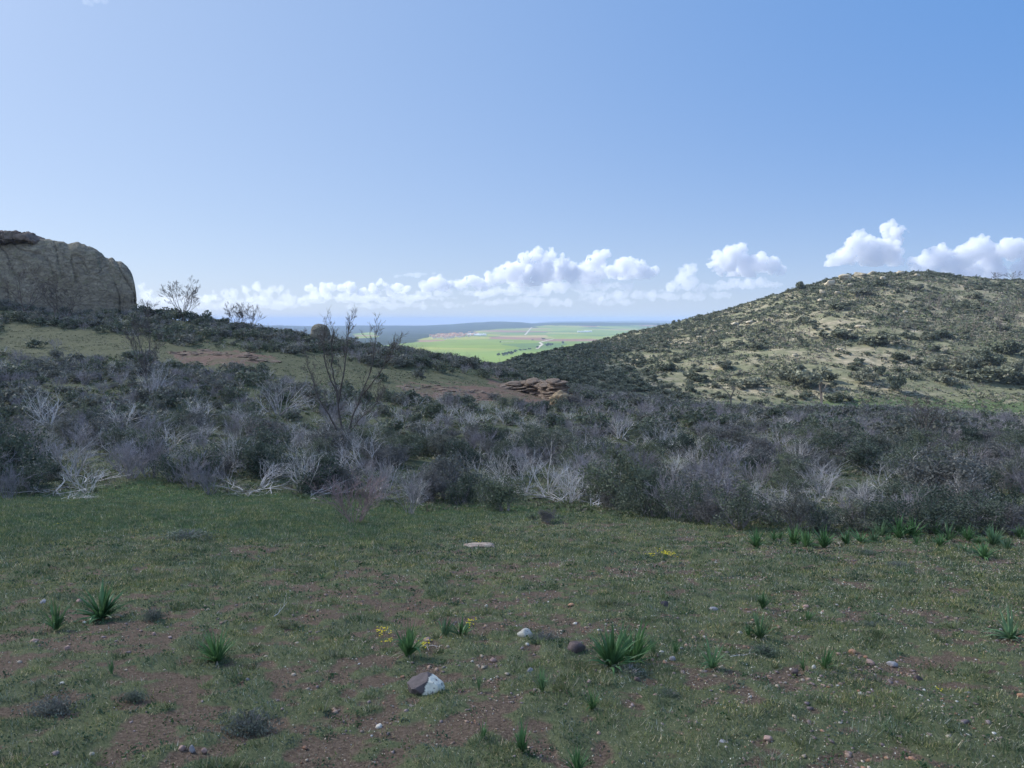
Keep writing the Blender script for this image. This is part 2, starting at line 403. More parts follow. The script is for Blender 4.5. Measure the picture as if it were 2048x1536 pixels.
def _tn(x, y): return np.clip(turfmask(x, y) + .1, -.25, .8) * .034 * np.clip((y + 1) / 4, 0, 1) * np.clip((34 - y) / 12, 0, 1)
Zg = Zg + _tn(Xg, Yg)
GT = np.clip(.5 + turfmask(Xg, Yg).ravel(), 0, 1)
zn = zone(Xg.ravel(), Yg.ravel(), Zg.ravel())
nr, nc = Xg.shape
GV = np.stack([Xg.ravel(), Yg.ravel(), Zg.ravel()], 1)
ii, jj = np.meshgrid(np.arange(nr - 1), np.arange(nc - 1), indexing='ij')
q = (ii * nc + jj).ravel(); GF = np.stack([q, q + 1, q + nc + 1, q + nc], 1)
ishill = ((Yg[ii, jj] > 148) & (Sg[ii, jj] > -.02)).ravel()

mg, t = mat('ground_soil')
P = t.pos()
za = t.n('ShaderNodeAttribute', attribute_name='zone'); sep = t.n('ShaderNodeSeparateColor', ins={0: za.outputs['Color']})
zR, zG, zB, zA = sep.outputs[0], sep.outputs[1], sep.outputs[2], za.outputs['Alpha']
nf = t.noise(46, 6, .85, P); nm = t.noise(6, 4, .6, P); nl = t.noise(.9, 4, .6, P); nxl = t.noise(.06, 4, .6, P)
soil = t.ramp(nf, [(.28, (.022, .016, .012)), (.47, (.11, .078, .056)), (.60, (.20, .15, .11)), (.72, (.42, .34, .26))])
moss = t.ramp(nf, [(.3, (.060, .072, .036)), (.55, (.125, .14, .072)), (.8, (.26, .24, .16))])
ta = t.n('ShaderNodeAttribute', attribute_name='turf').outputs['Fac']
near_c = t.mix(t.step(t.math('ADD', ta, t.math('MULTIPLY', t.math('SUBTRACT', nm, .5), .8)), .16, .46), soil, moss)
lushc = t.ramp(nm, [(.3, (.045, .085, .034)), (.7, (.080, .13, .05))])
near_c = t.mix(zG, near_c, lushc)
ridge = t.ramp(t.noise(1.6, 5, .7, P), [(.3, (.085, .095, .050)), (.55, (.125, .125, .070)), (.75, (.17, .155, .10))])
gp = t.n('ShaderNodeSeparateXYZ', ins={0: P}).outputs[1]
near_c = t.mix(t.step(gp, 45, 75), near_c, ridge)
litter = t.ramp(t.noise(4, 5, .7, P), [(.3, (.06, .065, .040)), (.5, (.10, .105, .06)), (.62, (.095, .13, .06)), (.75, (.24, .19, .14))])
near_c = t.mix(t.math('MULTIPLY', zA, .9), near_c, litter)
redc = t.ramp(t.noise(2.2, 5, .7, P), [(.3, (.12, .075, .055)), (.55, (.20, .13, .095)), (.8, (.28, .22, .17))])
near_c = t.mix(zB, near_c, redc)
hn = t.noise(.35, 6, .7, P); hl = t.noise(.03, 5, .65, P)
tan = t.ramp(hn, [(.3, (.17, .15, .105)), (.5, (.27, .24, .17)), (.75, (.46, .41, .30))])
hgrn = t.ramp(hn, [(.3, (.10, .11, .065)), (.55, (.16, .165, .10)), (.8, (.26, .25, .17))])
hillc = t.mix(t.step(t.math('ADD', t.math('MULTIPLY', hl, .6), t.math('MULTIPLY', t.noise(.16, 5, .7, P), .4)), .45, .60), hgrn, tan)
hillc = t.mix(t.math('MULTIPLY', zG, .85), hillc, t.ramp(hn, [(.3, (.050, .085, .035)), (.7, (.080, .125, .05))]))
gc = t.mix(zR, near_c, hillc)
hgt = t.math('ADD', t.math('MULTIPLY', nf, .5), nm)
t.out(gc, .95, bump=t.bump(hgt, .7, .04), spec=.1)

def submesh(V, Fc, keep, **k):
    f = Fc[keep]; used, inv = np.unique(f, return_inverse=True)
    me = mesh(k['name'], V[used], inv.reshape(f.shape), k['mat'], smooth=True)
    a = me.color_attributes.new('zone', 'FLOAT_COLOR', 'POINT')
    a.data.foreach_set('color', np.stack([z[used] for z in zn], 1).astype(np.float32).ravel())
    a = me.attributes.new('turf', 'FLOAT', 'POINT'); a.data.foreach_set('value', GT[used].astype(np.float32))
    return me
tag(obj('ground', submesh(GV, GF, ~ishill, name='ground', mat=mg)), 'grassy stony ground sloping down into the scrub valley', kind='structure')
tag(obj('hill', submesh(GV, GF, ishill, name='hill', mat=mg)), 'sunlit rounded hill dotted with bushes', kind='structure')

# ------------------------------------------------------------------ plain with fields, wooded hills
def ZP(x, y):
    z = -120 + 5 * fbm(x / 1400, y / 2200, seed=51, octs=3)
    s = x / y; u = 1024 + F * s
    z = z + 34 * np.exp(-((u - 1075) / 190) ** 2 - ((y - 8200) / 1500) ** 2)          # green rise with the straight track
    z = z + 20 * np.exp(-((u - 905) / 70) ** 2 - ((y - 5300) / 420) ** 2)              # village knoll
    # wooded ridge
    top = np.interp(u, [-900, 300, 560, 620, 700, 780, 850, 905, 950, 985, 1040, 1065, 1120, 1200, 1300, 1500, 2400], [649, 650, 651, 652, 651, 650.5, 650.5, 648, 645, 643.5, 644.5, 647, 645.5, 645, 645.5, 647, 647])
    zt = 10500 * (-(top - 640) / 1414) + 2.5 * fbm(x / 160, y / 4000, seed=57, octs=4)
    z = z + np.clip(zt + 118, 0, 200) * np.clip(1 - ((y - 10500) / 2600) ** 2, 0, 1) ** 1.5
    zt2 = 21500 * (-(np.interp(u, [-900, 900, 1100, 1180, 1260, 1400, 2400], [644, 644, 643, 641.5, 641.2, 641.5, 641]) - 640) / 1414)
    z = z + np.clip(zt2 + 118, 0, 200) * np.clip(1 - ((y - 21500) / 3000) ** 2, 0, 1)
    return z - np.clip(y - 13200, 0, None) * .02 * (1 - np.clip((u - 980) / 120, 0, 1) * (y < 24500))
sp = np.linspace(-1.2, 1.2, 900); yp = np.exp(np.linspace(math.log(1200), math.log(25500), 330))
Sp, Yp = np.meshgrid(sp, yp); Xp = Sp * Yp; Zp = ZP(Xp, Yp)
_dip = np.clip((1350 - Yp) / 150, 0, 1); Zp = Zp - 3 * _dip
nr, nc = Xp.shape
ii, jj = np.meshgrid(np.arange(nr - 1), np.arange(nc - 1), indexing='ij'); q = (ii * nc + jj).ravel()
PF = np.stack([q, q + 1, q + nc + 1, q + nc], 1); PV = np.stack([Xp.ravel(), Yp.ravel(), Zp.ravel()], 1)
uu, vv = proj(*PV.T)
WOODS = [(300, 710), (640, 705), (700, 692), (790, 690), (830, 682), (862, 671), (930, 668), (985, 660), (1040, 655), (1180, 652), (1400, 651), (2500, 651), (2500, 600), (300, 600)]
wn = fbm(PV[:, 0] / 500, PV[:, 1] / 900, seed=61, octs=4)
wood = inpoly(uu + 25 * wn, vv + 2.5 * wn, WOODS).astype(float)
GREENSPOT = [(705, 668), (745, 664), (760, 674), (715, 677)]
wood = np.where(inpoly(uu, vv, GREENSPOT), 0, wood)
mp, t = mat('plain_fields')
mpP = t.pos((1 / 560, 1 / 620, 0))
wob = t.n('ShaderNodeTexNoise', ins={'Scale': 1.1, 'Detail': 2, 'Vector': mpP})
warp = t.n('ShaderNodeVectorMath', operation='MULTIPLY_ADD', ins={0: wob.outputs['Color'], 1: (.5, .5, 0), 2: mpP})
vor = t.n('ShaderNodeTexVoronoi', feature='F1', ins={'Scale': 1.3, 'Vector': warp.outputs[0], 'Randomness': .9})
cid = t.n('ShaderNodeSeparateColor', ins={0: vor.outputs['Color']}).outputs[0]
fields = t.ramp(cid, [(0, (.17, .27, .035)), (.17, (.22, .31, .045)), (.32, (.25, .17, .11)), (.42, (.15, .25, .04)), (.55, (.28, .33, .07)), (.66, (.10, .19, .045)), (.78, (.29, .21, .13)), (.84, (.20, .29, .04)), (.92, (.33, .31, .12))], 'CONSTANT')
fields = t.mix(1.0, fields, (1.0, .86, .9), 'MULTIPLY'); fn = t.noise(.004, 4, .6, t.pos()); fields = t.mix(1.0, fields, t.ramp(fn, [(.3, (.85, .85, .85)), (.7, (1.15, 1.15, 1.15))]), 'MULTIPLY')
fields = t.mix(t.step(t.n('ShaderNodeSeparateXYZ', ins={0: t.pos()}).outputs[1], 3300, 2500), fields, (.19, .265, .06))
wa = t.n('ShaderNodeAttribute', attribute_name='wood').outputs['Color']
wc = t.ramp(t.noise(.006, 5, .65, t.pos()), [(.35, (.018, .030, .022)), (.6, (.034, .050, .032)), (.74, (.12, .13, .07))])
t.out(t.mix(wa, fields, wc), .95, spec=.05)
me = mesh('plain', PV, PF, mp, smooth=True); a = me.color_attributes.new('wood', 'FLOAT_COLOR', 'POINT')
a.data.foreach_set('color', np.repeat(wood[:, None], 4, 1).astype(np.float32).ravel())
tag(obj('plain', me), 'far plain of green and brown fields below blue wooded hills', kind='structure')

# air
hm = bpy.data.materials.new('air'); hm.use_nodes = True; ht = hm.node_tree; ht.nodes.clear()
hv = ht.nodes.new('ShaderNodeVolumePrincipled'); hv.inputs['Color'].default_value = (.48, .63, .94, 1); hv.inputs['Density'].default_value = 7.8e-5
ho = ht.nodes.new('ShaderNodeOutputMaterial'); ht.links.new(hv.outputs[0], ho.inputs['Volume'])
HX0, HX1, HY0, HY1, HZ0, HZ1 = -31000, 31000, -400, 26500, -410, 62
HV = [(x, y, z) for z in (HZ0, HZ1) for y in (HY0, HY1) for x in (HX0, HX1)]
tag(obj('haze', mesh('haze', HV, np.array([(0, 2, 3, 1), (4, 5, 7, 6), (0, 1, 5, 4), (2, 6, 7, 3), (0, 4, 6, 2), (1, 3, 7, 5)]), hm)), 'thin blue haze in the distance', kind='stuff')

# dirt tracks on the plain, draped
mt, t = mat('pale_track'); t.out(t.ramp(t.noise(.05, 4, .6, t.pos()), [(.3, (.40, .36, .29)), (.7, (.52, .47, .39))]), .95)
def plain_hit(u, v):
    d = ray(u, v); ys = np.exp(np.linspace(math.log(1250), math.log(20000), 2500)); g = ZP(ys * d[0] / d[1], ys) - ys * d[2] / d[1]
    k = np.nonzero(g > 0)[0]; y = ys[k[0]] if len(k) else 9000
    return np.array([y * d[0] / d[1], y])
def track(pts, width):
    c = np.array([plain_hit(*p) for p in pts]); out = []
    L = np.concatenate([[0], np.cumsum(np.linalg.norm(np.diff(c, axis=0), axis=1))]); n = max(8, int(L[-1] / 40))
    tt = np.linspace(0, L[-1], n); c = np.stack([np.interp(tt, L, c[:, 0]), np.interp(tt, L, c[:, 1])], 1)
    d = np.gradient(c, axis=0); d /= np.linalg.norm(d, axis=1, keepdims=True); nn = np.stack([-d[:, 1], d[:, 0]], 1)
    V = np.concatenate([c - nn * width / 2, c + nn * width / 2]); V = np.hstack([V, (ZP(V[:, 0], V[:, 1]) + 1.2)[:, None]])
    k = np.arange(n - 1); return V, np.stack([k, k + 1, k + 1 + n, k + n], 1)
V, Fc = track([(1074, 698), (1078, 694), (1085, 689), (1079, 685.5), (1095, 681), (1108, 678)], 13)
tag(obj('path', mesh('path', V, Fc, mt)), 'pale winding dirt track crossing the far fields', kind='structure')
V, Fc = track([(1050, 670), (1056, 663), (1063, 655)], 15)
tag(obj('path', mesh('path', V, Fc, mt)), 'straight pale track climbing the distant green rise', kind='structure')
V, Fc = track([(1001, 684), (1028, 684)], 36)
tag(obj('path', mesh('path', V, Fc, mt)), 'short pale strip of bare earth among the far fields', kind='structure')

# ------------------------------------------------------------------ labels that single things out
LAND = [('the big domed rock', 150, 560), ('the egg-shaped boulder', 641, 660), ('the small round bare tree', 365, 600),
        ('the tall many-stemmed bare tree', 690, 800), ('the layered outcrop', 1070, 780), ('the cracked red ledge', 430, 712), ('the low broken red ledge', 890, 790),
        ('the two dead trunks', 1550, 790), ('the many-limbed valley tree', 1850, 830), ('the twin bare trees', 490, 640),
        ('the pinkish shrub', 712, 1010), ('the sandy slab', 955, 1090), ('the row of asphodels', 1800, 1078), ('the lone round bush', 1097, 1035),
        ('the white splayed dead shrubs', 1100, 965), ('the rocky hilltop', 1740, 555), ('the round tree with long shadow', 1785, 770), ('the valley meadow', 1650, 815), ('the gap onto the plain', 1010, 705),
        ('the ridge grass slope', 200, 690), ('the brightly lit hill flank', 1960, 740), ('the leafless hill grove', 1960, 640), ('the thicket middle', 1350, 920), ('the dead tangle by the turf', 130, 930),
        ('the far village', 905, 674), ('the half-white stone', 855, 1370), ('the largest asphodel', 1230, 1300), ('the pair of asphodels on the turf', 160, 1235)]
ORD = ['closest', 'second', 'third', 'fourth', 'fifth', 'sixth', 'seventh', 'eighth', 'ninth', 'tenth', 'eleventh', 'twelfth']
PEND = {}
def later(o, desc, xyz, cat, group):
    """label o afterwards by its place among its like around the landmark it stands at"""
    u, v = proj(*xyz); PEND.setdefault(desc, []).append((float(u), float(v), o)); o['category'] = cat; o['group'] = group
def settle():
    for desc, L in PEND.items():
        cell = {}
        for u, v, o in L:
            k = min(range(len(LAND)), key=lambda i: ((LAND[i][1] - u) ** 2 + (1.6 * (LAND[i][2] - v)) ** 2))
            du, dv = u - LAND[k][1], 1.6 * (v - LAND[k][2])
            side = ('to the right of' if du > 0 else 'to the left of') if abs(du) > abs(dv) else ('below' if dv > 0 else 'above')
            cell.setdefault((k, side), []).append((du * du + dv * dv, o))
        for (k, side), c in cell.items():
            c.sort(key=lambda a: a[0])
            for i, (_, o) in enumerate(c):
                if i < len(ORD) and len(c) > 1: o['label'] = f"{desc}, {ORD[i]} {side} {LAND[k][0]}"
                elif len(c) == 1: o['label'] = f"{desc} {side} {LAND[k][0]}"
                else: o['label'] = f"{desc}, farther {side} {LAND[k][0]}"; 
                if i >= len(ORD): o['group'] = f"{desc}s farther out {side} {LAND[k][0]}"

def thing_copy(root, kids, name, loc, rotz, sc):
    c = root.copy(); COL.objects.link(c); c.name = name
    c.location = loc; c.rotation_euler = (0, 0, rotz); c.scale = sc if not np.isscalar(sc) else (sc, sc, sc)
    for k in ('label',):
        if k in c: del c[k]
    for ch in kids:
        d = ch.copy(); COL.objects.link(d); d.parent = c
    return c

class Proto:
    """the first placement uses the original thing, later ones copy it with its parts"""
    def __init__(s, name, parts):
        s.name, s.parts, s.root, s.kids = name, parts, None, []
    def place(s, loc, rotz, sc, bare=False):
        if s.root is None:
            if len(s.parts) == 1: s.root = obj(s.name, s.parts[0][1])
            else:
                s.root = thing(s.name, None, None, (0, 0, 0))
                s.kids = [obj(n, m, s.root) for n, m in s.parts]
            o = s.root; o.location = loc; o.rotation_euler = (0, 0, rotz); o.scale = sc if not np.isscalar(sc) else (sc, sc, sc); return o
        return thing_copy(s.root, s.kids, s.name, loc, rotz, sc)

# ------------------------------------------------------------------ plant shapes (metres; about 1 unit of height each, scaled on placing)
def dead_shrub_geo(seed, stems, fine=1, lean=0.0):
    rng = np.random.default_rng(seed); segs = []
    la = rng.random() * 2 * PI
    for i in range(stems):
        a = rng.random() * 2 * PI; tilt = .25 + .75 * rng.random()
        d = np.array([math.cos(a) * tilt + lean * math.cos(la), math.sin(a) * tilt + lean * math.sin(la), 1.0])
        grow(segs, rng, (math.cos(a) * .05, math.sin(a) * .05, -.05), d, .75 + .35 * rng.random(), .013 + .010 * rng.random(), 2 + (fine > 1), 4, .75, .17, .02, .11, None, .62, .55)
    return tubes([s for s in segs], 3)
def fallen_geo(seed, stems=9):
    rng = np.random.default_rng(seed); segs = []
    for i in range(stems):
        a = rng.normal(0, .8) + (PI if rng.random() < .4 else 0)
        d = np.array([math.cos(a), math.sin(a) * .7, .28 + .2 * rng.random()])
        grow(segs, rng, (rng.normal() * .12, rng.normal() * .12, .02), d, .9 + .4 * rng.random(), .019, 2, 4, .7, .20, -.015, .12, None, .6, .5)
    return tubes([(np.maximum(a, [-9, -9, 0]), np.maximum(b, [-9, -9, 0.0]), c, e) for a, b, c, e in segs], 3)
def twig_shrub_geo(seed, stems=13):
    rng = np.random.default_rng(seed); segs = []
    for i in range(stems):
        a = rng.random() * 2 * PI; tilt = .15 + .55 * rng.random()
        grow(segs, rng, (math.cos(a) * .08, math.sin(a) * .08, -.05), (math.cos(a) * tilt, math.sin(a) * tilt, 1), .8 + .25 * rng.random(), .013, 2, 5, .5, .12, .03, .12, None, .6, .5)
    return tubes(segs, 3, .005)
def leafy_geo(seed, nleaf=2600, lsize=.055, stems=7, width=.62, dens=1.0):
    rng = np.random.default_rng(seed); segs, tips = [], []
    for i in range(stems):
        a = rng.random() * 2 * PI; tilt = .15 + .7 * rng.random()
        grow(segs, rng, (math.cos(a) * .05, math.sin(a) * .05, -.05), (math.cos(a) * tilt, math.sin(a) * tilt, 1), .62 + .25 * rng.random(), .022, 2, 4, .8, .17, .02, .12, tips, .62, .58)
    tips = np.array(tips)
    # clumps of foliage round the outer twigs plus a few lobes low down
    lob = rng.normal(size=(10, 3)); lob /= np.linalg.norm(lob, axis=1, keepdims=True)
    lob = lob * np.array([width * .6, width * .6, .28]) + np.array([0, 0, .42])
    T = np.concatenate([tips, lob[rng.integers(0, 10, len(tips) // 3)] + rng.normal(size=(len(tips) // 3, 3)) * .14])
    keep = vnoise(T[:, 0] * 4, T[:, 1] * 4, T[:, 2] * 4, seed=seed) > -.45; T = T[keep]
    C = T[rng.integers(0, len(T), nleaf)] + rng.normal(size=(nleaf, 3)) * .065
    C = C[C[:, 2] > .02]
    V, Fc = cards(C, lsize * (.7 + .7 * rng.random(len(C))), rng, 1.5)
    return tubes(segs, 3), (V, Fc)
def bush_geo(seed, n=900, lsize=.11, squash=.8):
    """far bush: rounded crown of leaf clumps with gaps"""
    rng = np.random.default_rng(seed)
    k = 9; cen = rng.normal(size=(k, 3)) * np.array([.28, .28, .16]) + np.array([0, 0, .48]); rad = .20 + .16 * rng.random(k)
    i = rng.integers(0, k, n); d = rng.normal(size=(n, 3)); d /= np.linalg.norm(d, axis=1, keepdims=True)
    C = cen[i] + d * (rad[i] * (.55 + .5 * rng.random(n)))[:, None] * np.array([1, 1, squash])
    C[:, 2] = np.where(C[:, 2] < .03, .03 + .1 * rng.random(n), C[:, 2])
    return cards(C, lsize * (.6 + .8 * rng.random(n)), rng, 1.3)
def bare_tree_geo(seed, stems=3, depth=4, fork=.16, trunk=.16, thick=.018, up=.06, spread=.62, nk=4, k=4, minr=0):
    rng = np.random.default_rng(seed); segs = []
    p = np.array([0, 0, -.02]); d = np.array([0, 0, 1.0]); r = thick
    for i in range(4):
        q = p + d * trunk / 4; segs.append((p, q, r, r * .95)); p = q; d = d + rng.normal(size=3) * .07; d /= np.linalg.norm(d)
    for i in range(stems):
        a = 2 * PI * i / stems + rng.random(); t = fork * (.6 + 1.2 * rng.random())
        grow(segs, rng, p, (math.cos(a) * t, math.sin(a) * t, 1), (1 - trunk) * (.75 + .2 * rng.random()), r * .72, depth, nk, spread, .10, up, .10, None, .55, .50)
    return tubes(segs, k, minr)
def asphodel_geo(seed, n=42, spread=1.0):
    """strap leaves arching out of one crown, height about 1"""
    rng = np.random.default_rng(seed); Vs, Fs = [], []; off = 0
    for i in range(n):
        a = rng.random() * 2 * PI; tilt = (.05 + 1.0 * rng.random() ** .9) * spread; L = (.75 + .4 * rng.random()) * (1 - .1 * tilt)
        wd = .032 + .018 * rng.random(); m = 8
        rad = np.array([math.cos(a), math.sin(a), 0]); side = np.array([-math.sin(a), math.cos(a), 0])
        tw = rng.normal() * .5; side = side * math.cos(tw) + rad * math.sin(tw) * .6
        ang = tilt; pnt = rad * .04 * rng.random() + side * rng.normal() * .02
        bend = (.03 + .13 * tilt * rng.random() + (.35 if rng.random() < .08 else 0)); P = []
        for j in range(m + 1):
            t = j / m; wj = wd * (1 - t ** 2.2) * (.8 + .5 * math.sin(PI * min(t * 1.2, 1))) + .0012
            nrm = np.cross(side, rad * math.sin(ang) + np.array([0, 0, math.cos(ang)]))
            P += [pnt - side * wj, pnt - nrm * wj * .45, pnt + side * wj]
            pnt = pnt + (rad * math.sin(ang) + np.array([0, 0, math.cos(ang)])) * L / m; ang += bend * (.4 + 1.2 * t)
        Vs.append(np.array(P)); b = off + np.arange(m)[:, None] * 3
        Fs += [b + np.array([0, 1, 4, 3]), b + np.array([1, 2, 5, 4])]; off += len(P)
    V = np.concatenate(Vs); V[:, 2] = np.maximum(V[:, 2], -.01)
    return V, np.concatenate(Fs)
def asphodel_dry_geo(seed, n=7):
    rng = np.random.default_rng(seed); Vs, Fs = [], []; off = 0
    for i in range(n):
        a = rng.random() * 2 * PI; rad = np.array([math.cos(a), math.sin(a), 0]); side = np.array([-math.sin(a), math.cos(a), 0])
        L = .35 + .35 * rng.random(); m = 7; h = .05 + .10 * rng.random(); curl = rng.normal() * .5; P = []
        for j in range(m + 1):
            t = j / m; wj = .022 * (1 - t ** 2) + .002; ps = rad * (L * t + .03) + side * curl * t * t * L * .6 + np.array([0, 0, h * math.sin(PI * t) + .012])
            P += [ps - side * wj, ps + side * wj]
        Vs.append(np.array(P)); b = off + np.arange(m)[:, None] * 2; Fs.append(b + np.array([0, 1, 3, 2])); off += len(P)
    return np.concatenate(Vs), np.concatenate(Fs)

R = random.Random(5)
PD = {}
PD['dead'] = [Proto('dead_shrub', [('branches', mesh('dead_branches', *dead_shrub_geo(100 + i, 8 + i % 5), M['wood_pale']))]) for i in range(6)]
PD['lean'] = [Proto('dead_shrub', [('branches', mesh('leaning_branches', *dead_shrub_geo(130 + i, 7, 1, .8), M['wood_pale']))]) for i in range(3)]
PD['fallen'] = [Proto('fallen_branches', [('branches', mesh('fallen_branches', *fallen_geo(150 + i), M['wood_pale']))]) for i in range(4)]
PD['twig'] = [Proto('leafless_shrub', [('branches', mesh('twig_branches', *twig_shrub_geo(200 + i), M['wood_twig']))]) for i in range(5)]
PD['leafy'] = []
for i in range(7):
    (a, b), (c, d) = leafy_geo(300 + i, [5200, 4200, 3400, 4600, 3000, 4800, 3800][i], .030)
    PD['leafy'].append(Proto('evergreen_shrub', [('branches', mesh('shrub_branches', a, b, M['wood_twig'])), ('foliage', mesh('shrub_foliage', c, d, M['leaf_dark'] if i % 3 else M['leaf_grey']))]))
PD['leafyfar'] = [Proto('evergreen_shrub', [('foliage', mesh('far_foliage', *bush_geo(330 + i, 1000, .085), M['leaf_dark']))]) for i in range(5)]
PD['hill'] = [Proto('holm_oak_bush', [('foliage', mesh('oak_foliage', *bush_geo(360 + i, 1100, .10), M['leaf_hill']))]) for i in range(7)]

GRP = {'dead': ('pale bare dead shrub', 'dead shrub', 'dead shrubs in the burnt thicket'), 'lean': ('pale dead shrub leaning over', 'dead shrub', 'dead shrubs in the burnt thicket'),
       'fallen': ('bleached fallen branches', 'dead branches', 'fallen branches in the thicket'), 'twig': ('grey leafless twiggy shrub', 'leafless shrub', 'leafless shrubs in the thicket'),
       'leafy': ('dark evergreen shrub', 'evergreen shrub', 'dark evergreen shrubs in the thicket'), 'leafyfar': ('small dark evergreen shrub', 'evergreen shrub', 'dark evergreen shrubs along the ridge'),
       'hill': ('rounded hill bush', 'bush', 'rounded bushes on the hill')}
COUNT = {}
def put(kind, x, y, h, w=None, rot=None, desc=None):
    p = PD[kind][R.randrange(len(PD[kind]))]; w = w or h * R.uniform(.9, 1.3)
    z = Hf(x, y); o = p.place((x, y, z - .04 * h), rot if rot is not None else R.uniform(0, 2 * PI), (w, w, h))
    d, c, g = GRP[kind]; later(o, desc or d, (x, y, z + h * .4), c, g); COUNT[p.name] = COUNT.get(p.name, 0) + 1
    return o
def put_px(kind, u, v, hp, wp=None, Y=None, rot=None, desc=None, natural=1.0):
    """foot at pixel (u, v), hp tall and wp wide in photograph pixels"""
    x, y, z = hit(u, v, Y); s = y / F
    h = hp * s * natural
    return put(kind, x, y, h, (wp * s / 1.35) if wp else None, rot, desc)
# ------------------------------------------------------------------ shrubs picked out one by one from the photograph
for u, v, hp, wp in [(95, 850, 75, 110), (145, 955, 95, 105), (175, 985, 60, 90), (228, 905, 60, 80), (300, 805, 90, 70), (335, 900, 60, 90), (470, 945, 100, 80), (600, 985, 100, 110),
                     (560, 830, 80, 120), (405, 850, 60, 80), (775, 985, 70, 80), (830, 1010, 70, 55), (865, 905, 60, 60), (955, 965, 70, 60), (1005, 965, 75, 60), (1050, 985, 90, 90),
                     (1095, 985, 100, 100), (1150, 1000, 70, 110), (935, 862, 50, 60), (1010, 850, 50, 60), (1170, 915, 55, 60), (1320, 905, 65, 80), (1240, 880, 55, 60), (1600, 940, 65, 70),
                     (1645, 995, 55, 70), (1728, 1012, 60, 70), (1810, 945, 55, 60), (1440, 890, 55, 60), (1345, 960, 60, 70), (1505, 1000, 55, 60), (1585, 1030, 60, 60), (1930, 1000, 60, 70),
                     (1990, 930, 50, 60), (1720, 930, 50, 60), (1880, 990, 50, 60), (250, 860, 60, 90), (650, 900, 60, 80), (505, 860, 60, 70), (720, 850, 60, 70), (1080, 880, 50, 50),
                     (1560, 890, 45, 60), (1660, 880, 45, 50), (60, 900, 50, 70), (1395, 940, 55, 60), (1480, 940, 50, 60), (1030, 905, 45, 50)]:
    put_px('dead', u, v, hp, wp)
for u, v, hp, wp in [(700, 960, 90, 120), (735, 940, 110, 110), (520, 975, 70, 130), (1440, 1035, 70, 70)]: put_px('lean', u, v, hp, wp)
for u, v, hp, wp in [(110, 985, 30, 110), (170, 968, 30, 120), (505, 985, 40, 130), (610, 990, 30, 130), (1120, 1002, 35, 130), (1185, 1012, 35, 90), (1560, 985, 35, 90), (1640, 1045, 40, 80), (1190, 1000, 45, 60),
                     (1740, 985, 30, 70), (1950, 1000, 30, 80), (1820, 985, 30, 80), (900, 990, 25, 80), (130, 1000, 20, 60), (1290, 900, 30, 90), (780, 1000, 30, 60), (1010, 985, 25, 80)]: put_px('fallen', u, v, hp, wp)
mpk = [Proto('leafless_shrub', [('branches', mesh('pink_branches', *twig_shrub_geo(260 + i, 16), M['wood_pink']))]) for i in range(2)]
x, y, z = hit(710, 1046); o = mpk[0].place((x, y, z), .4, (84 * y / F / 1.0, 84 * y / F / 1.0, 88 * y / F))
tag(o, 'pinkish leafless shrub standing alone on the turf in front of the thicket', 'leafless shrub', 'leafless shrubs in the thicket')
for u, v, hp, wp in [(820, 1028, 75, 70), (1348, 1040, 90, 90), (640, 985, 60, 80), (300, 955, 80, 100), (250, 950, 60, 90), (380, 975, 60, 80), (420, 990, 55, 70), (1440, 1040, 80, 80), (1530, 1045, 60, 60), (20, 1000, 60, 80), (1700, 1060, 60, 70), (2030, 1068, 50, 80), (760, 1000, 70, 80), (1810, 1055, 60, 80)]:
    put_px('twig', u, v, hp, wp)
for u, v, hp, wp in [(25, 975, 130, 130), (-30, 940, 120, 120), (60, 985, 70, 90), (895, 1000, 100, 120), (925, 1010, 70, 70), (1010, 1022, 75, 100), (970, 1000, 60, 90), (1245, 1020, 120, 150), (1200, 1005, 90, 90), (1300, 1035, 110, 110), (1385, 1045, 90, 100), (1480, 1055, 95, 120),
                     (1590, 1060, 85, 100), (1650, 1062, 60, 90), (1530, 1050, 50, 70), (1720, 1062, 70, 100), (1800, 1066, 70, 120), (1890, 1068, 75, 120), (1960, 1070, 80, 110), (2030, 1072, 70, 110), (1420, 1052, 70, 70), (690, 985, 60, 80),
                     (400, 965, 80, 100), (345, 965, 60, 80), (1850, 1060, 60, 100), (2000, 1060, 90, 110), (860, 1005, 80, 80)]:
    put_px('leafy', u, v, hp, wp)
o = put_px('leafy', 1097, 1045, 30, 36); PEND['dark evergreen shrub'].pop(); tag(o, 'small round dark bush standing alone on the turf', 'evergreen shrub', 'dark evergreen shrubs in the thicket')
o = put_px('leafy', 1062, 1040, 13, 14); PEND['dark evergreen shrub'].pop(); tag(o, 'tiny dark sprig of bush beside the small round bush on the turf', 'evergreen shrub', 'dark evergreen shrubs in the thicket')
# crest of the left ridge and strip below it (u, foot v, height px, width px, depth)
for u, v, hp, wp, Y in [(300, 640, 28, 50, 160), (330, 642, 28, 50, 160), (360, 642, 25, 50, 160), (395, 648, 30, 40, 158), (415, 650, 30, 40, 158), (440, 655, 22, 50, 158), (470, 660, 16, 50, 156), (500, 664, 14, 50, 156), (530, 665, 16, 45, 155), (560, 667, 18, 50, 155), (580, 670, 18, 45, 155),
                        (600, 672, 16, 40, 154), (615, 678, 14, 40, 150), (665, 682, 14, 40, 154), (690, 686, 16, 40, 154), (715, 690, 16, 40, 154), (740, 695, 14, 40, 154), (765, 697, 14, 40, 154), (790, 700, 16, 40, 154), (815, 705, 14, 40, 156), (840, 710, 16, 40, 156), (865, 713, 14, 40, 158),
                        (890, 716, 14, 40, 160), (915, 720, 14, 40, 160), (940, 722, 12, 40, 165), (965, 724, 12, 40, 170), (990, 726, 12, 40, 175), (1010, 724, 10, 30, 200)]:
    put_px('leafyfar', u, v, hp, wp, Y)
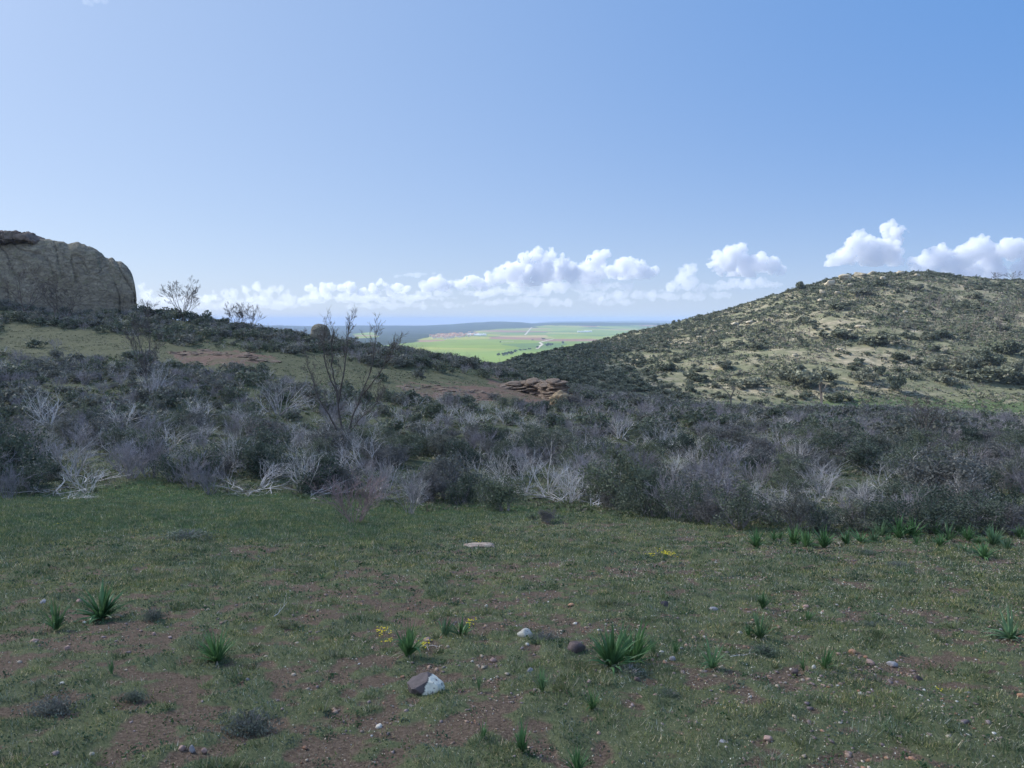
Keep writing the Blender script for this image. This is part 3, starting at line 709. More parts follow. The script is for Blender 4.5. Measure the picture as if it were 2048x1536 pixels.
for u, v, hp, wp in [(1008, 812, 22, 40), (1036, 818, 24, 40), (1062, 822, 22, 36), (1090, 826, 26, 44), (1128, 824, 22, 40), (1150, 812, 24, 40), (985, 800, 14, 30)]: put_px('leafy', u, v, hp, wp)
# ------------------------------------------------------------------ the rest of the thicket, by density
rng = np.random.default_rng(77)
cand = []
N = 8500
yy = np.sqrt(rng.random(N) * (172 ** 2 - 17 ** 2) + 17 ** 2); ss = rng.uniform(-.80, .80, N); xx = ss * yy
zz = H(xx, yy); uu_, vv_ = proj(xx, yy, zz)
nz = fbm(xx * .09, yy * .09, seed=71, octs=3)
fe = front_edge(uu_) - 6
dens = np.where(vv_ < fe, .82 + .5 * nz, 0)
gr = inpoly(uu_, vv_ - 3, GRASSY) & (yy > 62)
dens = np.where(gr, .02, dens)
for p in REDS: dens = np.where(inpoly(uu_, vv_, p) & (yy > 62), 0, dens)
dens = np.where((uu_ > 1180) & (yy > 128), dens * .5, dens)
dens *= np.clip(1.15 - (yy / 260), .4, 1)
dens = np.where((vv_ > fe - 18) & (uu_ < 1100), dens * .6, dens)
keep = rng.random(N) < dens
xx, yy, uu_, vv_, nz, ss = xx[keep], yy[keep], uu_[keep], vv_[keep], nz[keep], ss[keep]
order = np.argsort(yy)
# thin out overlaps
taken = []; sel = []
for i in order:
    mind = (.78 if yy[i] < 60 else 1.0)
    ok = True
    for j in reversed(taken[-60:]):
        if (xx[i] - xx[j]) ** 2 + (yy[i] - yy[j]) ** 2 < mind * mind: ok = False; break
    if ok: taken.append(i); sel.append(i)
REST = []
LIMIT = {'leafy': 300, 'dead': 270, 'lean': 28, 'fallen': 60, 'twig': 250}
have = {k: 0 for k in LIMIT}; have['leafy'] = 58; have['dead'] = 50; have['twig'] = 16; have['fallen'] = 17
for i in sel:
    patch = nz[i] + rng.normal() * .25
    r = rng.random()
    k = 'leafy' if r < .48 + .28 * patch else ('dead' if r < .77 + .1 * patch else ('twig' if r < .94 else ('fallen' if r < .975 else 'lean')))
    ridge = yy[i] > 120 and ss[i] < 0
    if ridge and k in ('dead', 'lean', 'fallen') and rng.random() < .7: k = 'leafy'
    h = {'leafy': rng.uniform(.55, 2.2), 'dead': rng.uniform(.6, 1.6), 'lean': rng.uniform(.9, 1.5), 'fallen': rng.uniform(.5, .8), 'twig': rng.uniform(.8, 1.6)}[k]
    if yy[i] < 26: h *= .72
    if uu_[i] > 1180 and yy[i] > 110: h *= .8
    wd = h * rng.uniform(.85, 1.3) * (1.5 if k == 'fallen' else 1.0)
    if ridge and k == 'leafy': h *= 1.1; wd *= 1.2
    # keep clearings open: a shrub just in front of grass must not hide it
    if have[k] < LIMIT[k]:
        have[k] += 1; put(k, float(xx[i]), float(yy[i]), h, wd)
    else: REST.append((k, xx[i], yy[i], h, wd))
def merge(name, items, lib, label):
    """everything beyond the individually built ones, as one mesh"""
    parts = {}
    for n, (k, x, y, h, wd) in enumerate(items):
        for mi, (V, Fc) in lib[k][n % len(lib[k])]:
            a = rng.random() * 2 * PI; c, s = math.cos(a), math.sin(a)
            W = np.stack([(V[:, 0] * c - V[:, 1] * s) * wd + x, (V[:, 0] * s + V[:, 1] * c) * wd + y, V[:, 2] * h + Hf(x, y) - .03 * h], 1)
            parts.setdefault((mi, Fc.shape[1]), []).append((W, Fc))
    Vs, Fs, mi_all, mats, off = [], [], [], [], 0
    for (mi, k), L in parts.items():
        if mi not in mats: mats.append(mi)
        for V, Fc in L:
            Vs.append(V); Fs.append(Fc + off); off += len(V); mi_all.append(np.full(len(Fc), mats.index(mi)))
    return tag(obj(name, mesh(name, np.concatenate(Vs), Fs, [M[m] for m in mats], np.concatenate(mi_all))), label, kind='stuff')
def thin(VF, n, seed):
    r = np.random.default_rng(seed); V, Fc = VF; k = r.choice(len(Fc), min(n, len(Fc)), replace=False); f = Fc[k]
    u, inv = np.unique(f, return_inverse=True); return V[u], inv.reshape(f.shape)
lib = {'leafy': [[('leaf_dark' if i % 3 else 'leaf_grey', bush_geo(400 + i, 420, .11)), ('wood_twig', thin(twig_shrub_geo(410 + i, 6), 260, i))] for i in range(5)],
       'dead': [[('wood_pale', dead_shrub_geo(420 + i, 5))] for i in range(4)], 'lean': [[('wood_pale', dead_shrub_geo(430, 6, 1, .8))]],
       'fallen': [[('wood_pale', fallen_geo(440, 7))]], 'twig': [[('wood_twig', twig_shrub_geo(450 + i, 8))] for i in range(3)]}
print('thicket', {k: v for k, v in have.items()}, 'rest', len(REST))
if REST: merge('thicket', REST, lib, 'farther thicket of dark evergreen and pale dead shrubs filling the valley')

# ------------------------------------------------------------------ bare trees
def shaped_tree(name, u, v, Y, stems, seed, rbase, label, side_n=7, bark='bark', twl=.9):
    rng = np.random.default_rng(seed); x0, y0, z0 = hit(u, v, Y); sc = Y / F; segs = []; big = []
    for si, (pts, r0, r1) in enumerate(stems):
        P = []
        dy = rng.normal() * .5
        for k, (a, b) in enumerate(pts):
            P.append([(a - u) * sc, dy * k / len(pts) + (rng.normal() * .06), (v - b) * sc])
        P = np.array(P); T = np.linspace(0, len(P) - 1, (len(P) - 1) * 4 + 1)
        Q = np.stack([np.interp(T, np.arange(len(P)), P[:, c]) for c in range(3)], 1)
        Q[1:-1] = (Q[:-2] + 2 * Q[1:-1] + Q[2:]) / 4; Q[1:-1] += rng.normal(size=Q[1:-1].shape) * .025
        n = len(Q) - 1
        for i in range(n):
            ra = r0 + (r1 - r0) * i / n; rb = r0 + (r1 - r0) * (i + 1) / n; big.append((Q[i], Q[i+1], ra, rb))
        for k in range(side_n):
            i = int(n * (.30 + .68 * (k + rng.random()) / side_n)); i = min(i, n - 1)
            d = Q[i+1] - Q[i]; d /= np.linalg.norm(d); sd = rng.normal(size=3); sd -= d * (sd @ d); sd /= np.linalg.norm(sd)
            grow(segs, rng, Q[i], d + sd * .6 + np.array([0, 0, .25]), twl * (.6 + .8 * rng.random()), max(r1 * 1.1, .014), 2, 4, .55, .12, .05, .12, None, .62, .55)
    t = thing(name, label, 'bare tree', (x0, y0, z0 - .1))
    obj('trunk', mesh('trunk', *tubes(big, 5), M[bark], smooth=True), t); obj('crown', mesh('crown', *tubes(segs, 3, .00017 * Y), M[bark]), t)
    return t
shaped_tree('bare_tree', 690, 885, 46, [
    ([(690, 885), (686, 835), (679, 785), (676, 745), (668, 700), (670, 655), (676, 630)], .085, .018),
    ([(679, 775), (690, 720), (696, 680), (700, 640), (705, 600)], .06, .014),
    ([(677, 760), (655, 700), (650, 660), (655, 625)], .05, .014),
    ([(690, 870), (702, 820), (724, 765), (748, 708), (757, 660), (766, 616)], .07, .014),
    ([(726, 762), (762, 716), (782, 690), (800, 655)], .05, .012),
    ([(688, 860), (664, 810), (642, 768), (628, 725), (616, 690)], .07, .014),
    ([(690, 850), (720, 810), (755, 780), (760, 760)], .04, .012)], 5, .1, 'tall many-stemmed bare tree rising from the thicket in front of the boulder', 15)
shaped_tree('bare_tree', 293, 770, 82, [([(293, 770), (296, 740), (294, 712)], .14, .08), ([(295, 722), (285, 690), (278, 660), (280, 642)], .07, .02), ([(295, 722), (302, 690), (305, 655), (300, 632)], .07, .02), ([(296, 730), (318, 700), (325, 668)], .05, .015), ([(294, 735), (272, 700), (265, 670)], .05, .015)], 8, .1,
            'feathery bare tree standing at the lower edge of the left grassy slope', 9, 'bark_pale', 1.5)
def bare(seed, u, v, Y, hp, wp, label, stems=4, depth=3, trunk=.16, thick=.016, bark='bark', name='bare_tree', spread=.6, fork=.5, nk=4, group=None, z=None):
    s = Y / F; V, Fc = bare_tree_geo(seed, stems, depth, fork, trunk, thick, spread=spread, nk=nk, minr=.00011 * Y / (hp * s))
    # normalise to the wanted size
    h = V[:, 2].max(); wd = np.percentile(np.abs(V[:, :2]), 97) * 2
    x, y, zz = hit(u, v, Y); zz = zz if z is None else z
    V = V * np.array([wp * s / wd, wp * s / wd, hp * s / h])
    lo = V[:, 2] < trunk * hp * s * 1.02; keep = lo[Fc].all(1)
    t = thing(name, label, 'bare tree', (x, y, zz - .1), group=group)
    for nm, k in (('trunk', keep), ('crown', ~keep)):
        if k.sum() == 0: continue
        us, inv = np.unique(Fc[k], return_inverse=True); obj(nm, mesh(nm, V[us], inv.reshape(Fc[k].shape), M[bark]), t)
    return t
bare(1, 366, 636, 158, 94, 72, 'small round bare tree on the crest just right of the big rock', 8, 4, .14, .014, fork=.45)
bare(2, 472, 660, 156, 58, 50, 'left one of the twin bare trees on the ridge crest', 7, 4, .1, .014, fork=.6)
bare(3, 504, 662, 156, 58, 38, 'right one of the twin bare trees on the ridge crest', 6, 4, .1, .014, fork=.5)
bare(4, 297, 632, 158, 40, 30, 'low bare tree tight against the foot of the big rock', 6, 3, .1, .014, fork=.6)
bare(5, 20, 476, 172, 34, 60, 'bare treetop sticking up behind the top slab of the big rock', 6, 3, .1, .014, fork=.6, z=None)
bare(6, 45, 655, 150, 120, 110, 'wide bare tree in front of the big rock, near the picture edge', 4, 4, .2, .014, fork=.4)
bare(7, 112, 650, 150, 95, 60, 'slim bare tree in front of the middle of the big rock', 3, 4, .3, .014, fork=.3)
bare(8, 140, 652, 150, 75, 90, 'low bare tree before the big rock, right of the slim one', 5, 3, .15, .014, fork=.6)
bare(9, 604, 672, 154, 28, 24, 'tiny bare tree on the crest just left of the egg-shaped boulder', 4, 2, .1, .014, fork=.6)
bare(10, 1850, 875, 62, 100, 80, 'bare tree with many upright limbs rising from the valley scrub at the right', 5, 4, .28, .016, fork=.3, bark='bark')
bare(11, 1462, 815, 118, 66, 56, 'dead tree with a straight trunk and crooked limbs, left of the two in the valley', 3, 2, .45, .022, fork=.6, bark='bark_pale', nk=3)
bare(12, 1643, 820, 122, 70, 34, 'slender dead trunk with stubby limbs, right of the two in the valley', 3, 2, .62, .020, fork=.35, bark='bark_pale', nk=3)
bare(13, 1810, 850, 122, 46, 40, 'small bare tree at the rim of the green meadow', 4, 3, .2, .014, fork=.5, bark='bark_pale')
bare(14, 2024, 556, 480, 20, 26, 'rightmost bare tree on the hill skyline', 5, 2, .2, .02, fork=.5)
bare(15, 1990, 556, 480, 18, 28, 'bare tree on the hill skyline, second from the edge', 5, 2, .2, .02, fork=.5)
# leafless grove on the hill
GP = []
for i in range(3):
    V, Fc = bare_tree_geo(40 + i, 4, 2, .25, .3, .022, spread=.4, nk=3, k=3); V /= V[:, 2].max(); GP.append(Proto('leafless_tree', [('branches', mesh('grove_branches', V * np.array([1.3, 1.3, 1]), Fc, M['bark_pale']))]))
rg = np.random.default_rng(12)
for (cu, cv, su, sv, n) in [(2000, 628, 60, 22, 48), (1890, 610, 40, 14, 16), (1790, 600, 60, 10, 12), (1940, 670, 70, 14, 14), (1560, 670, 50, 14, 10)]:
    for i in range(n):
        u, v = rg.normal(cu, su), rg.normal(cv, sv); 
        if v < 575 or u > 2200: continue
        x, y, z = hit(u, v)
        if y < 190: continue
        h = rg.uniform(3.2, 5.5); o = GP[i % 3].place((x, y, z - .1), rg.random() * 6, (h, h, h)); later(o, 'slender leafless tree', (x, y, z + 2), 'bare tree', 'leafless trees on the hill')

# ------------------------------------------------------------------ rocks
def mat_rock(name, lo, mid, hi, lich, scale=.6, bump=.8, dist=.25, strata=0.0):
    m, t = mat(name); P = t.pos(); Pw = t.pos((1, 1, 1 + 3 * strata))
    n = t.noise(scale, 8, .62, Pw); n2 = t.noise(scale * 5, 6, .7, P)
    c = t.ramp(t.math('ADD', t.math('MULTIPLY', n, .6), t.math('MULTIPLY', n2, .4)), [(.33, lo), (.5, mid), (.66, hi)])
    c = t.mix(t.math('MULTIPLY', t.step(t.noise(scale * 1.7, 5, .7, P), .52, .66), .6), c, lich)
    vo = t.n('ShaderNodeTexVoronoi', feature='DISTANCE_TO_EDGE', ins={'Scale': scale * 1.1, 'Vector': t.n('ShaderNodeVectorMath', operation='ADD', ins={0: Pw, 1: t.n('ShaderNodeTexNoise', ins={'Scale': scale * 2, 'Detail': 4, 'Vector': P}).outputs['Color']}).outputs[0]}).outputs['Distance']
    h = t.math('ADD', t.math('ADD', n, t.math('MULTIPLY', n2, .5)), t.math('MULTIPLY', t.step(vo, 0, .05), .25))
    t.out(c, .9, bump=t.bump(h, bump, dist), spec=.15); return m
M['sandstone'] = mat_rock('lichened_sandstone', (.13, .12, .10), (.24, .215, .165), (.36, .33, .25), (.21, .21, .13), .55, 1.0, .7, .3)
M['darkstone'] = mat_rock('dark_sandstone', (.10, .085, .075), (.16, .13, .11), (.26, .19, .15), (.14, .13, .10), .5, .9, .4)
M['redstone'] = mat_rock('red_layered_sandstone', (.10, .072, .055), (.215, .155, .115), (.33, .255, .195), (.22, .21, .15), 1.6, .9, .12, 1.0)
M['palestone'] = mat_rock('pale_hill_rock', (.26, .23, .18), (.38, .34, .26), (.50, .45, .35), (.30, .29, .20), .8, .8, .2)
def big_rock():
    Yc = 167.0; s = Yc / F
    prof = [(-170, 500), (-110, 478), (-60, 474), (0, 482), (40, 484), (90, 480), (125, 480), (138, 481), (145, 484), (165, 484), (180, 486), (190, 492), (205, 500), (214, 507), (220, 514), (228, 516), (234, 513), (240, 517), (252, 520), (262, 528), (270, 542), (275, 558), (278, 585), (280, 625)]
    pu = np.array([p[0] for p in prof], float); pv = np.array([p[1] for p in prof], float)
    L = np.concatenate([[0], np.cumsum(np.hypot(np.diff(pu), np.diff(pv)))]); n = 260; tt = np.linspace(0, L[-1], n)
    U = np.interp(tt, L, pu); Vv = np.interp(tt, L, pv)
    X = (U - 1024) * s; Zt = -(Vv - 640) / 1414 * Yc + .35 * fbm(tt * .05, 0 * tt, seed=86, octs=4) * np.clip((tt[-1] - tt) / 60, 0, 1)
    zb = -2.0; m = 120; V = []
    depth = 11 * np.clip((X[-1] + .3 - X) / 6, .02, 1) ** .5
    for i in range(n):
        h = max(Zt[i] - zb, .3)
        for j in range(m):
            a = PI * j / (m - 1); cy = -math.cos(a); sy = math.sin(a)
            e = .26
            yy_ = np.sign(cy) * abs(cy) ** e * depth[i]; zz_ = zb + h * abs(sy) ** e
            lean = .04 * (zz_ - zb)                    # face leans back with height
            V.append((X[i], Yc + depth[i] + yy_ + (lean if cy < 0 else 0), zz_))
    V = np.array(V)
    d = fbm(V[:, 0] * .22, V[:, 1] * .22, V[:, 2] * .30, seed=81, octs=6) * .6
    crk = np.clip(.10 - np.abs(vnoise(V[:, 0] * .35 + .5 * V[:, 2] * .2, V[:, 1] * .1, V[:, 2] * .16, seed=88)), 0, .1) * 5
    d = d - crk
    bed = np.exp(-((V[:, 2] - 8.0 - .04 * V[:, 0] + .4 * fbm(V[:, 0] * .1, V[:, 1] * .1, seed=8)) / .22) ** 2) * .45
    bed += np.exp(-((V[:, 2] - 5.2 - .03 * V[:, 0]) / .15) ** 2) * .25
    face = (V[:, 1] < Yc + np.repeat(depth, m))
    V[:, 1] += np.where(face, -d + bed, d)
    V[:, 0] += -.35 * bed - .58 * np.clip(V[:, 1] - Yc, 0, None); V[:, 2] += .25 * d * (V[:, 2] > 6)
    ii, jj = np.meshgrid(np.arange(n - 1), np.arange(m - 1), indexing='ij'); q = (ii * m + jj).ravel()
    c = V.mean(0) * np.array([1, 1, 0]); c[2] = -2
    me = mesh('rock_outcrop', V - c, np.stack([q, q + m, q + m + 1, q + 1], 1), M['sandstone'], smooth=True)
    return obj('rock_outcrop', me, loc=c)
tag(big_rock(), 'huge rounded grey-brown domed rock rising above the left ridge', 'rock outcrop')
def blob(name, u, v, Y, wp, hp, dp, seed, m, label, cat='boulder', rough=.16, sink=.15, rot=(0, 0, 0), base=ICO4, fs=1.3, group=None, power=1.0, smooth=True, z=None, flat=0):
    """boulder or stone: foot at pixel (u,v), size in photograph pixels (dp = depth in the same unit)"""
    x, y, zz = hit(u, v, Y); s = y / F; V = base[0].copy()
    if power != 1: V = np.sign(V) * np.abs(V) ** power
    n = fbm(V[:, 0] * fs + seed, V[:, 1] * fs, V[:, 2] * fs, seed=seed, octs=5)
    V = V * (1 + rough * n)[:, None]
    if flat:                                             # chipped facets
        r = np.random.default_rng(seed)
        for k in range(flat):
            d = r.normal(size=3); d /= np.linalg.norm(d); lim = .62 + .2 * r.random(); e = V @ d - lim; V = V - np.clip(e, 0, None)[:, None] * d
        V = V * (1 + .05 * fbm(V[:, 0] * 4 + seed, V[:, 1] * 4, V[:, 2] * 4, seed=seed + 1, octs=4))[:, None]
    V = V * np.array([wp * s / 2, dp * s / 2, hp * s / 2 / (1 - sink / 2)])
    zz = zz if z is None else z
    o = obj(name, mesh(name, V, base[1], m, smooth=smooth), loc=(x, y, zz + hp * s / 2 * (1 - sink)))
    o.rotation_euler = rot; return tag(o, label, cat, group)
blob('boulder', 641, 682, 152, 37, 40, 34, 3, M['sandstone'], 'egg-shaped dark boulder standing upright on the ridge skyline', rough=.07, sink=.1, power=.8)
tops = thing('rock_slab', 'dark overhanging rock slab with a pointed tip lying across the top of the domed rock', 'rock slab', (-118, 172, 18.5))
def slab_geo(L, W, T, seed, nx=48, ny=20, taper=.5, wob=.3, jag=.5, tip=0.0):
    """irregular rock plate, length along x, thin in z"""
    r = np.random.default_rng(seed); xs = np.linspace(-L / 2, L / 2, nx); prof = []
    V = []
    K = 2 * ny
    for i, x in enumerate(xs):
        t = abs(2 * x / L); e = max(1 - t ** 3, .03) ** .5
        if tip and x > 0: e = max(1 - (t) ** (1.2), .02)
        for k in range(K):
            a = 2 * PI * k / K; c, s_ = math.cos(a), math.sin(a)
            V.append((x, np.sign(c) * abs(c) ** .5 * W / 2 * e, np.sign(s_) * abs(s_) ** .45 * T / 2 * (.35 + .65 * e)))
    V = np.array(V)
    V[:, 1] += wob * fbm(V[:, 0] * .6 + seed, V[:, 2] * 2, seed=seed, octs=4)
    V[:, 2] += T * jag * fbm(V[:, 0] * .5 + seed, V[:, 1] * .7, seed=seed + 5, octs=4) * .5
    V += (r.random(3) - .5) * .01
    V += np.stack([fbm(V[:, 0] * 2, V[:, 1] * 2, V[:, 2] * 3, seed=seed + j, octs=3) for j in (11, 13, 17)], 1) * T * .12
    ii, kk = np.meshgrid(np.arange(nx - 1), np.arange(K), indexing='ij'); a = (ii * K + kk).ravel(); b = (ii * K + (kk + 1) % K).ravel()
    Fc = np.stack([a, a + K, b + K, b], 1)
    caps = [np.array([[e * K + 0, e * K + k, e * K + k + 1] for k in range(1, K - 1)]) for e in (0, nx - 1)]
    return V, Fc, np.concatenate(caps)
def place_geo(V, rot=(0, 0, 0), loc=(0, 0, 0)):
    from mathutils import Euler
    Mx = np.array(Euler(rot).to_matrix()); return V @ Mx.T + np.array(loc)
for i, (L, W, T, rot, loc, mm, nm) in enumerate([(6.6, 8, 2.3, (0, -.10, 0), (-.3 + 1.8, -1, 1.0), 'darkstone', 'plate'), (6.5, 8, 1.6, (0, .17, 0), (4.2, -1.2, .35), 'darkstone', 'plate'), (8.5, 8, 3.0, (0, -.14, 0), (-5.2, -1.5, .4), 'darkstone', 'plate')]):
    V, a, b = slab_geo(L, W, T, 500 + i, tip=1 if i < 2 else 0); obj(nm, mesh('plate', place_geo(V, rot, loc), [a, b], M[mm], smooth=True), tops)
# layered red outcrop: stepped, tilted beds
oc = thing('rock_outcrop', 'layered red-brown rock outcrop with tilted beds and an ochre broken end', 'rock outcrop', hit(1075, 815, 100))
r_ = np.random.default_rng(9); ox, oy, oz = oc.location; s = 100 / F
beds = []
for i in range(24):
    f = i / 23; u0, u1 = 1000, 1141 - 12 * r_.random(); vm = 757 + 50 * f; uu0 = u0
    while uu0 < u1:
        L_ = r_.uniform(10, 34); ue = min(uu0 + L_, u1); cu = (uu0 + ue) / 2; cv = vm + (1070 - cu) * .13 * (1 - .3 * f) + r_.normal() * .6
        V, a, b = slab_geo((ue - uu0) * s * 1.12, 2.6 + r_.random(), .24 * r_.uniform(.5, 1.8), 5200 + len(beds), jag=.5, nx=16, ny=6, wob=.25)
        vt_ = np.interp(cu, [1004, 1040, 1080, 1110, 1140], [771, 766, 761, 761, 772]); vl_ = np.interp(cu, [1004, 1040, 1080, 1110, 1140], [774, 781, 792, 800, 804])
        if vt_ - 1 < cv < vl_ + 3:
            gx_, gy_, gz_ = hit(cu, vl_); yd = gy_ + .8 - 1.5 * (cv - vt_) / 40 + r_.normal() * .2
            beds.append((place_geo(V * gy_ / 100, (.04 + r_.normal() * .04, -.14 + r_.normal() * .03, r_.normal() * .12), ((cu - 1024) / F * gy_ - ox, yd - oy, gy_ * tz(cv) - oz)), a, b))
        uu0 = ue + r_.uniform(-1, 1.2)
def joinp(items):
    Vs, Fa, Fb, off = [], [], [], 0
    for V, a, b in items: Vs.append(V); Fa.append(a + off); Fb.append(b + off); off += len(V)
    return np.concatenate(Vs), [np.concatenate(Fa), np.concatenate(Fb)]
V, Fs = joinp(beds); obj('beds', mesh('beds', V, Fs, M['redstone'], smooth=True), oc)
V = ICO4[0] * (1 + .3 * fbm(ICO4[0][:, 0] * 2, ICO4[0][:, 1] * 2, ICO4[0][:, 2] * 3, seed=9, octs=5))[:, None] * np.array([1.9, 2.2, 1.7])
M['ochre'] = mat_rock('ochre_rock', (.20, .14, .085), (.34, .25, .15), (.45, .36, .25), (.30, .26, .17), 1.6, .9, .15)
e_ = hit(1122, 812)
obj('broken_end', mesh('broken_end', V * .75 + np.array([e_[0] - ox, e_[1] + 1.4 - oy, e_[2] + .5 - oz]), ICO4[1], M['ochre'], smooth=True), oc)
def ledge(poly_pts, Y, n, label, seed, size):
    r = np.random.default_rng(seed); c = hit(*poly_pts[len(poly_pts) // 2], Y); t = thing('rock_ledge', label, 'rock ledge', c)
    pu = [p[0] for p in poly_pts]; pv = [p[1] for p in poly_pts]
    for i in range(n):
        u = r.uniform(min(pu), max(pu)); v = np.interp(u, pu, pv) + r.normal() * 2.6; x, y, z = hit(u, v)
        if abs(y - Y) > 30: x, y, z = hit(u, v, Y)
        L = size * r.uniform(.3, 1.5); V, a, b = slab_geo(L, L * .6, .20 * size * r.uniform(.5, 1), seed + i, nx=12, ny=5, wob=.3 * L, jag=.7)
        obj('slab', mesh('slab', place_geo(V, (r.normal() * .1, r.normal() * .14, r.normal() * .5), (x - c[0], y - c[1], z - c[2] - .02)), [a, b], M['redstone'], smooth=True), t)
    return t
ledge([(345, 708), (420, 706), (500, 716), (550, 724)], 108, 42, 'cracked red stone ledge on the grassy ridge slope, the upper left of the two ledges', 700, 1.5)
ledge([(800, 772), (860, 774), (930, 782), (990, 788)], 96, 60, 'low broken red ledge beside the layered outcrop', 760, 1.2)
ledge([(840, 792), (900, 794), (960, 798), (985, 800)], 88, 30, 'second thin red ledge just below the low broken one', 830, 1.0)
rr = np.random.default_rng(31)
for i, (u, v, wp, hp) in enumerate([(1662, 572, 34, 18), (1690, 558, 44, 14), (1722, 552, 40, 10), (1745, 549, 34, 8), (1765, 560, 24, 10), (1700, 575, 26, 10), (1645, 588, 26, 12), (1675, 590, 18, 10), (1640, 604, 22, 10), (1800, 548, 26, 8), (1835, 552, 20, 6),
                                    (1470, 650, 30, 7), (1500, 646, 26, 6), (1430, 664, 26, 6), (1720, 655, 40, 7), (1700, 662, 22, 5), (1810, 625, 18, 6), (1870, 700, 26, 6), (1950, 730, 34, 6), (1400, 676, 20, 5), (1780, 648, 20, 5), (1590, 712, 22, 5), (1680, 700, 22, 5)]):
    o = blob('boulder', u, v, None, wp * .55, hp * .8, wp * .5, 900 + i, M['palestone'], None, rough=.6, sink=.35, base=ICO3, fs=1.8, flat=5)
    if 'label' in o: del o['label']
    later(o, 'pale weathered boulder' if v < 610 else 'flat pale rock', tuple(o.location), 'boulder', 'pale rocks on the hill')

# ------------------------------------------------------------------ bushes and scrub on the hill
hl = []
for u, v, hp, wp, d in [(1785, 780, 34, 40, 'dark round tree with a long shadow on the lower hill'), (1605, 573, 16, 22, None), (1578, 577, 8, 14, None), (1428, 618, 9, 18, None), (1395, 628, 8, 16, None), (1655, 560, 12, 16, None), (1668, 556, 8, 12, None),
                        (1662, 762, 22, 34, None), (1728, 766, 28, 36, None), (1752, 750, 20, 30, None), (1605, 772, 40, 66, None), (1575, 760, 24, 30, None), (1515, 700, 14, 30, None), (1500, 775, 20, 40, None), (1955, 738, 30, 40, None), (1975, 762, 34, 70, None),
                        (1920, 740, 24, 34, None), (1870, 740, 24, 44, None), (2018, 710, 26, 44, None), (1980, 730, 28, 44, None), (1800, 722, 16, 34, None), (1892, 676, 18, 36, None), (1870, 680, 14, 24, None), (1925, 622, 20, 26, None), (1952, 598, 14, 22, None), (1740, 760, 18, 26, None),
                        (1680, 675, 18, 60, None), (1760, 690, 22, 60, None), (1830, 580, 12, 30, None), (1760, 572, 12, 30, None), (1720, 590, 14, 40, None), (1600, 648, 16, 30, None), (1665, 620, 16, 40, None), (1672, 805, 20, 34, None), (1520, 815, 18, 30, None), (2030, 770, 24, 40, None),
                        (1900, 770, 20, 34, None), (1390, 762, 20, 40, None), (1340, 742, 18, 40, None), (2035, 745, 26, 30, None), (1440, 735, 16, 40, None)]:
    p = PD['hill'][R.randrange(7)]; x, y, z = hit(u, v); s_ = y / F
    o = p.place((x, y, z - .1), R.uniform(0, 6), (wp * s_ / 1.15, wp * s_ / 1.15, hp * s_ / .85)); hl.append((x, y, 2))
    if d: tag(o, d, 'bush', 'rounded bushes on the hill')
    else: later(o, GRP['hill'][0], (x, y, z + 1), 'bush', 'rounded bushes on the hill')
rg = np.random.default_rng(99); N = 6200
ss_ = rg.uniform(.0, .80, N); yy = rg.uniform(135, 500, N) ; xx = ss_ * yy; zz = H(xx, yy); u_, v_ = proj(xx, yy, zz)
nn = fbm(xx * .03, yy * .03, seed=91, octs=3); lower = inpoly(u_, v_, [(1250, 760), (1500, 700), (2048, 700), (2048, 800), (1300, 810)])
med = inpoly(u_, v_, MEADOW)
dn = .26 + .30 * nn + .55 * np.clip((1500 - u_) / 300, 0, 1) + .35 * np.clip((600 - v_) / 30, 0, 1) * (u_ > 1600) + .35 * ((v_ < np.interp(u_, [1000, 1200, 1400, 1600, 1700], [720, 700, 655, 600, 570]) + 14) & (u_ < 1680))
dn = np.where(lower, dn * .7 + .05, dn); dn = np.where(med, 0, dn); keep = (rg.random(N) < dn) & (u_ > 1010)
xx, yy, u_, v_, zz = xx[keep], yy[keep], u_[keep], v_[keep], zz[keep]
szs = rg.uniform(.7, 2.0, len(xx)) * (1 + .35 * (rg.random(len(xx)) < .15))
szs = np.where(yy < 190, szs * .65, szs)
key = np.argsort(-szs / yy); HREST = []; nh = len(hl)
for c, i in enumerate(key):
    w_ = szs[i] * rg.uniform(1.1, 1.9)
    if nh < 298:
        nh += 1; o = PD['hill'][R.randrange(7)].place((float(xx[i]), float(yy[i]), float(zz[i]) - .1), R.uniform(0, 6), (w_, w_, szs[i])); later(o, GRP['hill'][0], (xx[i], yy[i], zz[i] + 1), 'bush', 'rounded bushes on the hill')
    else: HREST.append(('b', xx[i], yy[i], szs[i], w_))
merge('hillside_bush_cover', HREST, {'b': [[('leaf_hill', bush_geo(800 + i, 150, .19))] for i in range(6)]}, 'small distant bushes spread over the hill')
# low scrub: tiny clumps
N = 80000; ss_ = rg.uniform(-.02, .82, N); yy = 128 + (505 - 128) * rg.random(N) ** .9; xx = ss_ * yy; u_, v_ = proj(xx, yy, H(xx, yy))
nn = fbm(xx * .06, yy * .06, seed=95, octs=3) + rg.normal(size=N) * .3
dn = np.where(inpoly(u_, v_, MEADOW), -.35, 0) + np.where(inpoly(u_, v_, [(1250, 770), (1500, 700), (2048, 680), (2048, 800), (1300, 810)]), -.12, .1)
k = (nn + dn > -.12) & (u_ > 1000); xx, yy = xx[k], yy[k]; n = len(xx); per = 7
cs = rg.uniform(.25, .95, n) * np.clip(yy / 260, .75, 1.25); C = np.stack([xx, yy, H(xx, yy)], 1)
C = np.repeat(C, per, 0); cs_ = np.repeat(cs, per)
C = C + rg.normal(size=C.shape) * (cs_ * .42)[:, None] * np.array([1.2, 1.2, .35]) + np.array([0, 0, 1]) * (cs_ * .38)[:, None]
V, Fc = cards(C, cs_ * (.35 + .4 * rg.random(len(C))), rg, 1.3)
pal = np.array([(.11, .125, .085), (.14, .15, .11), (.19, .19, .155), (.085, .10, .07), (.21, .185, .15), (.13, .165, .085)])
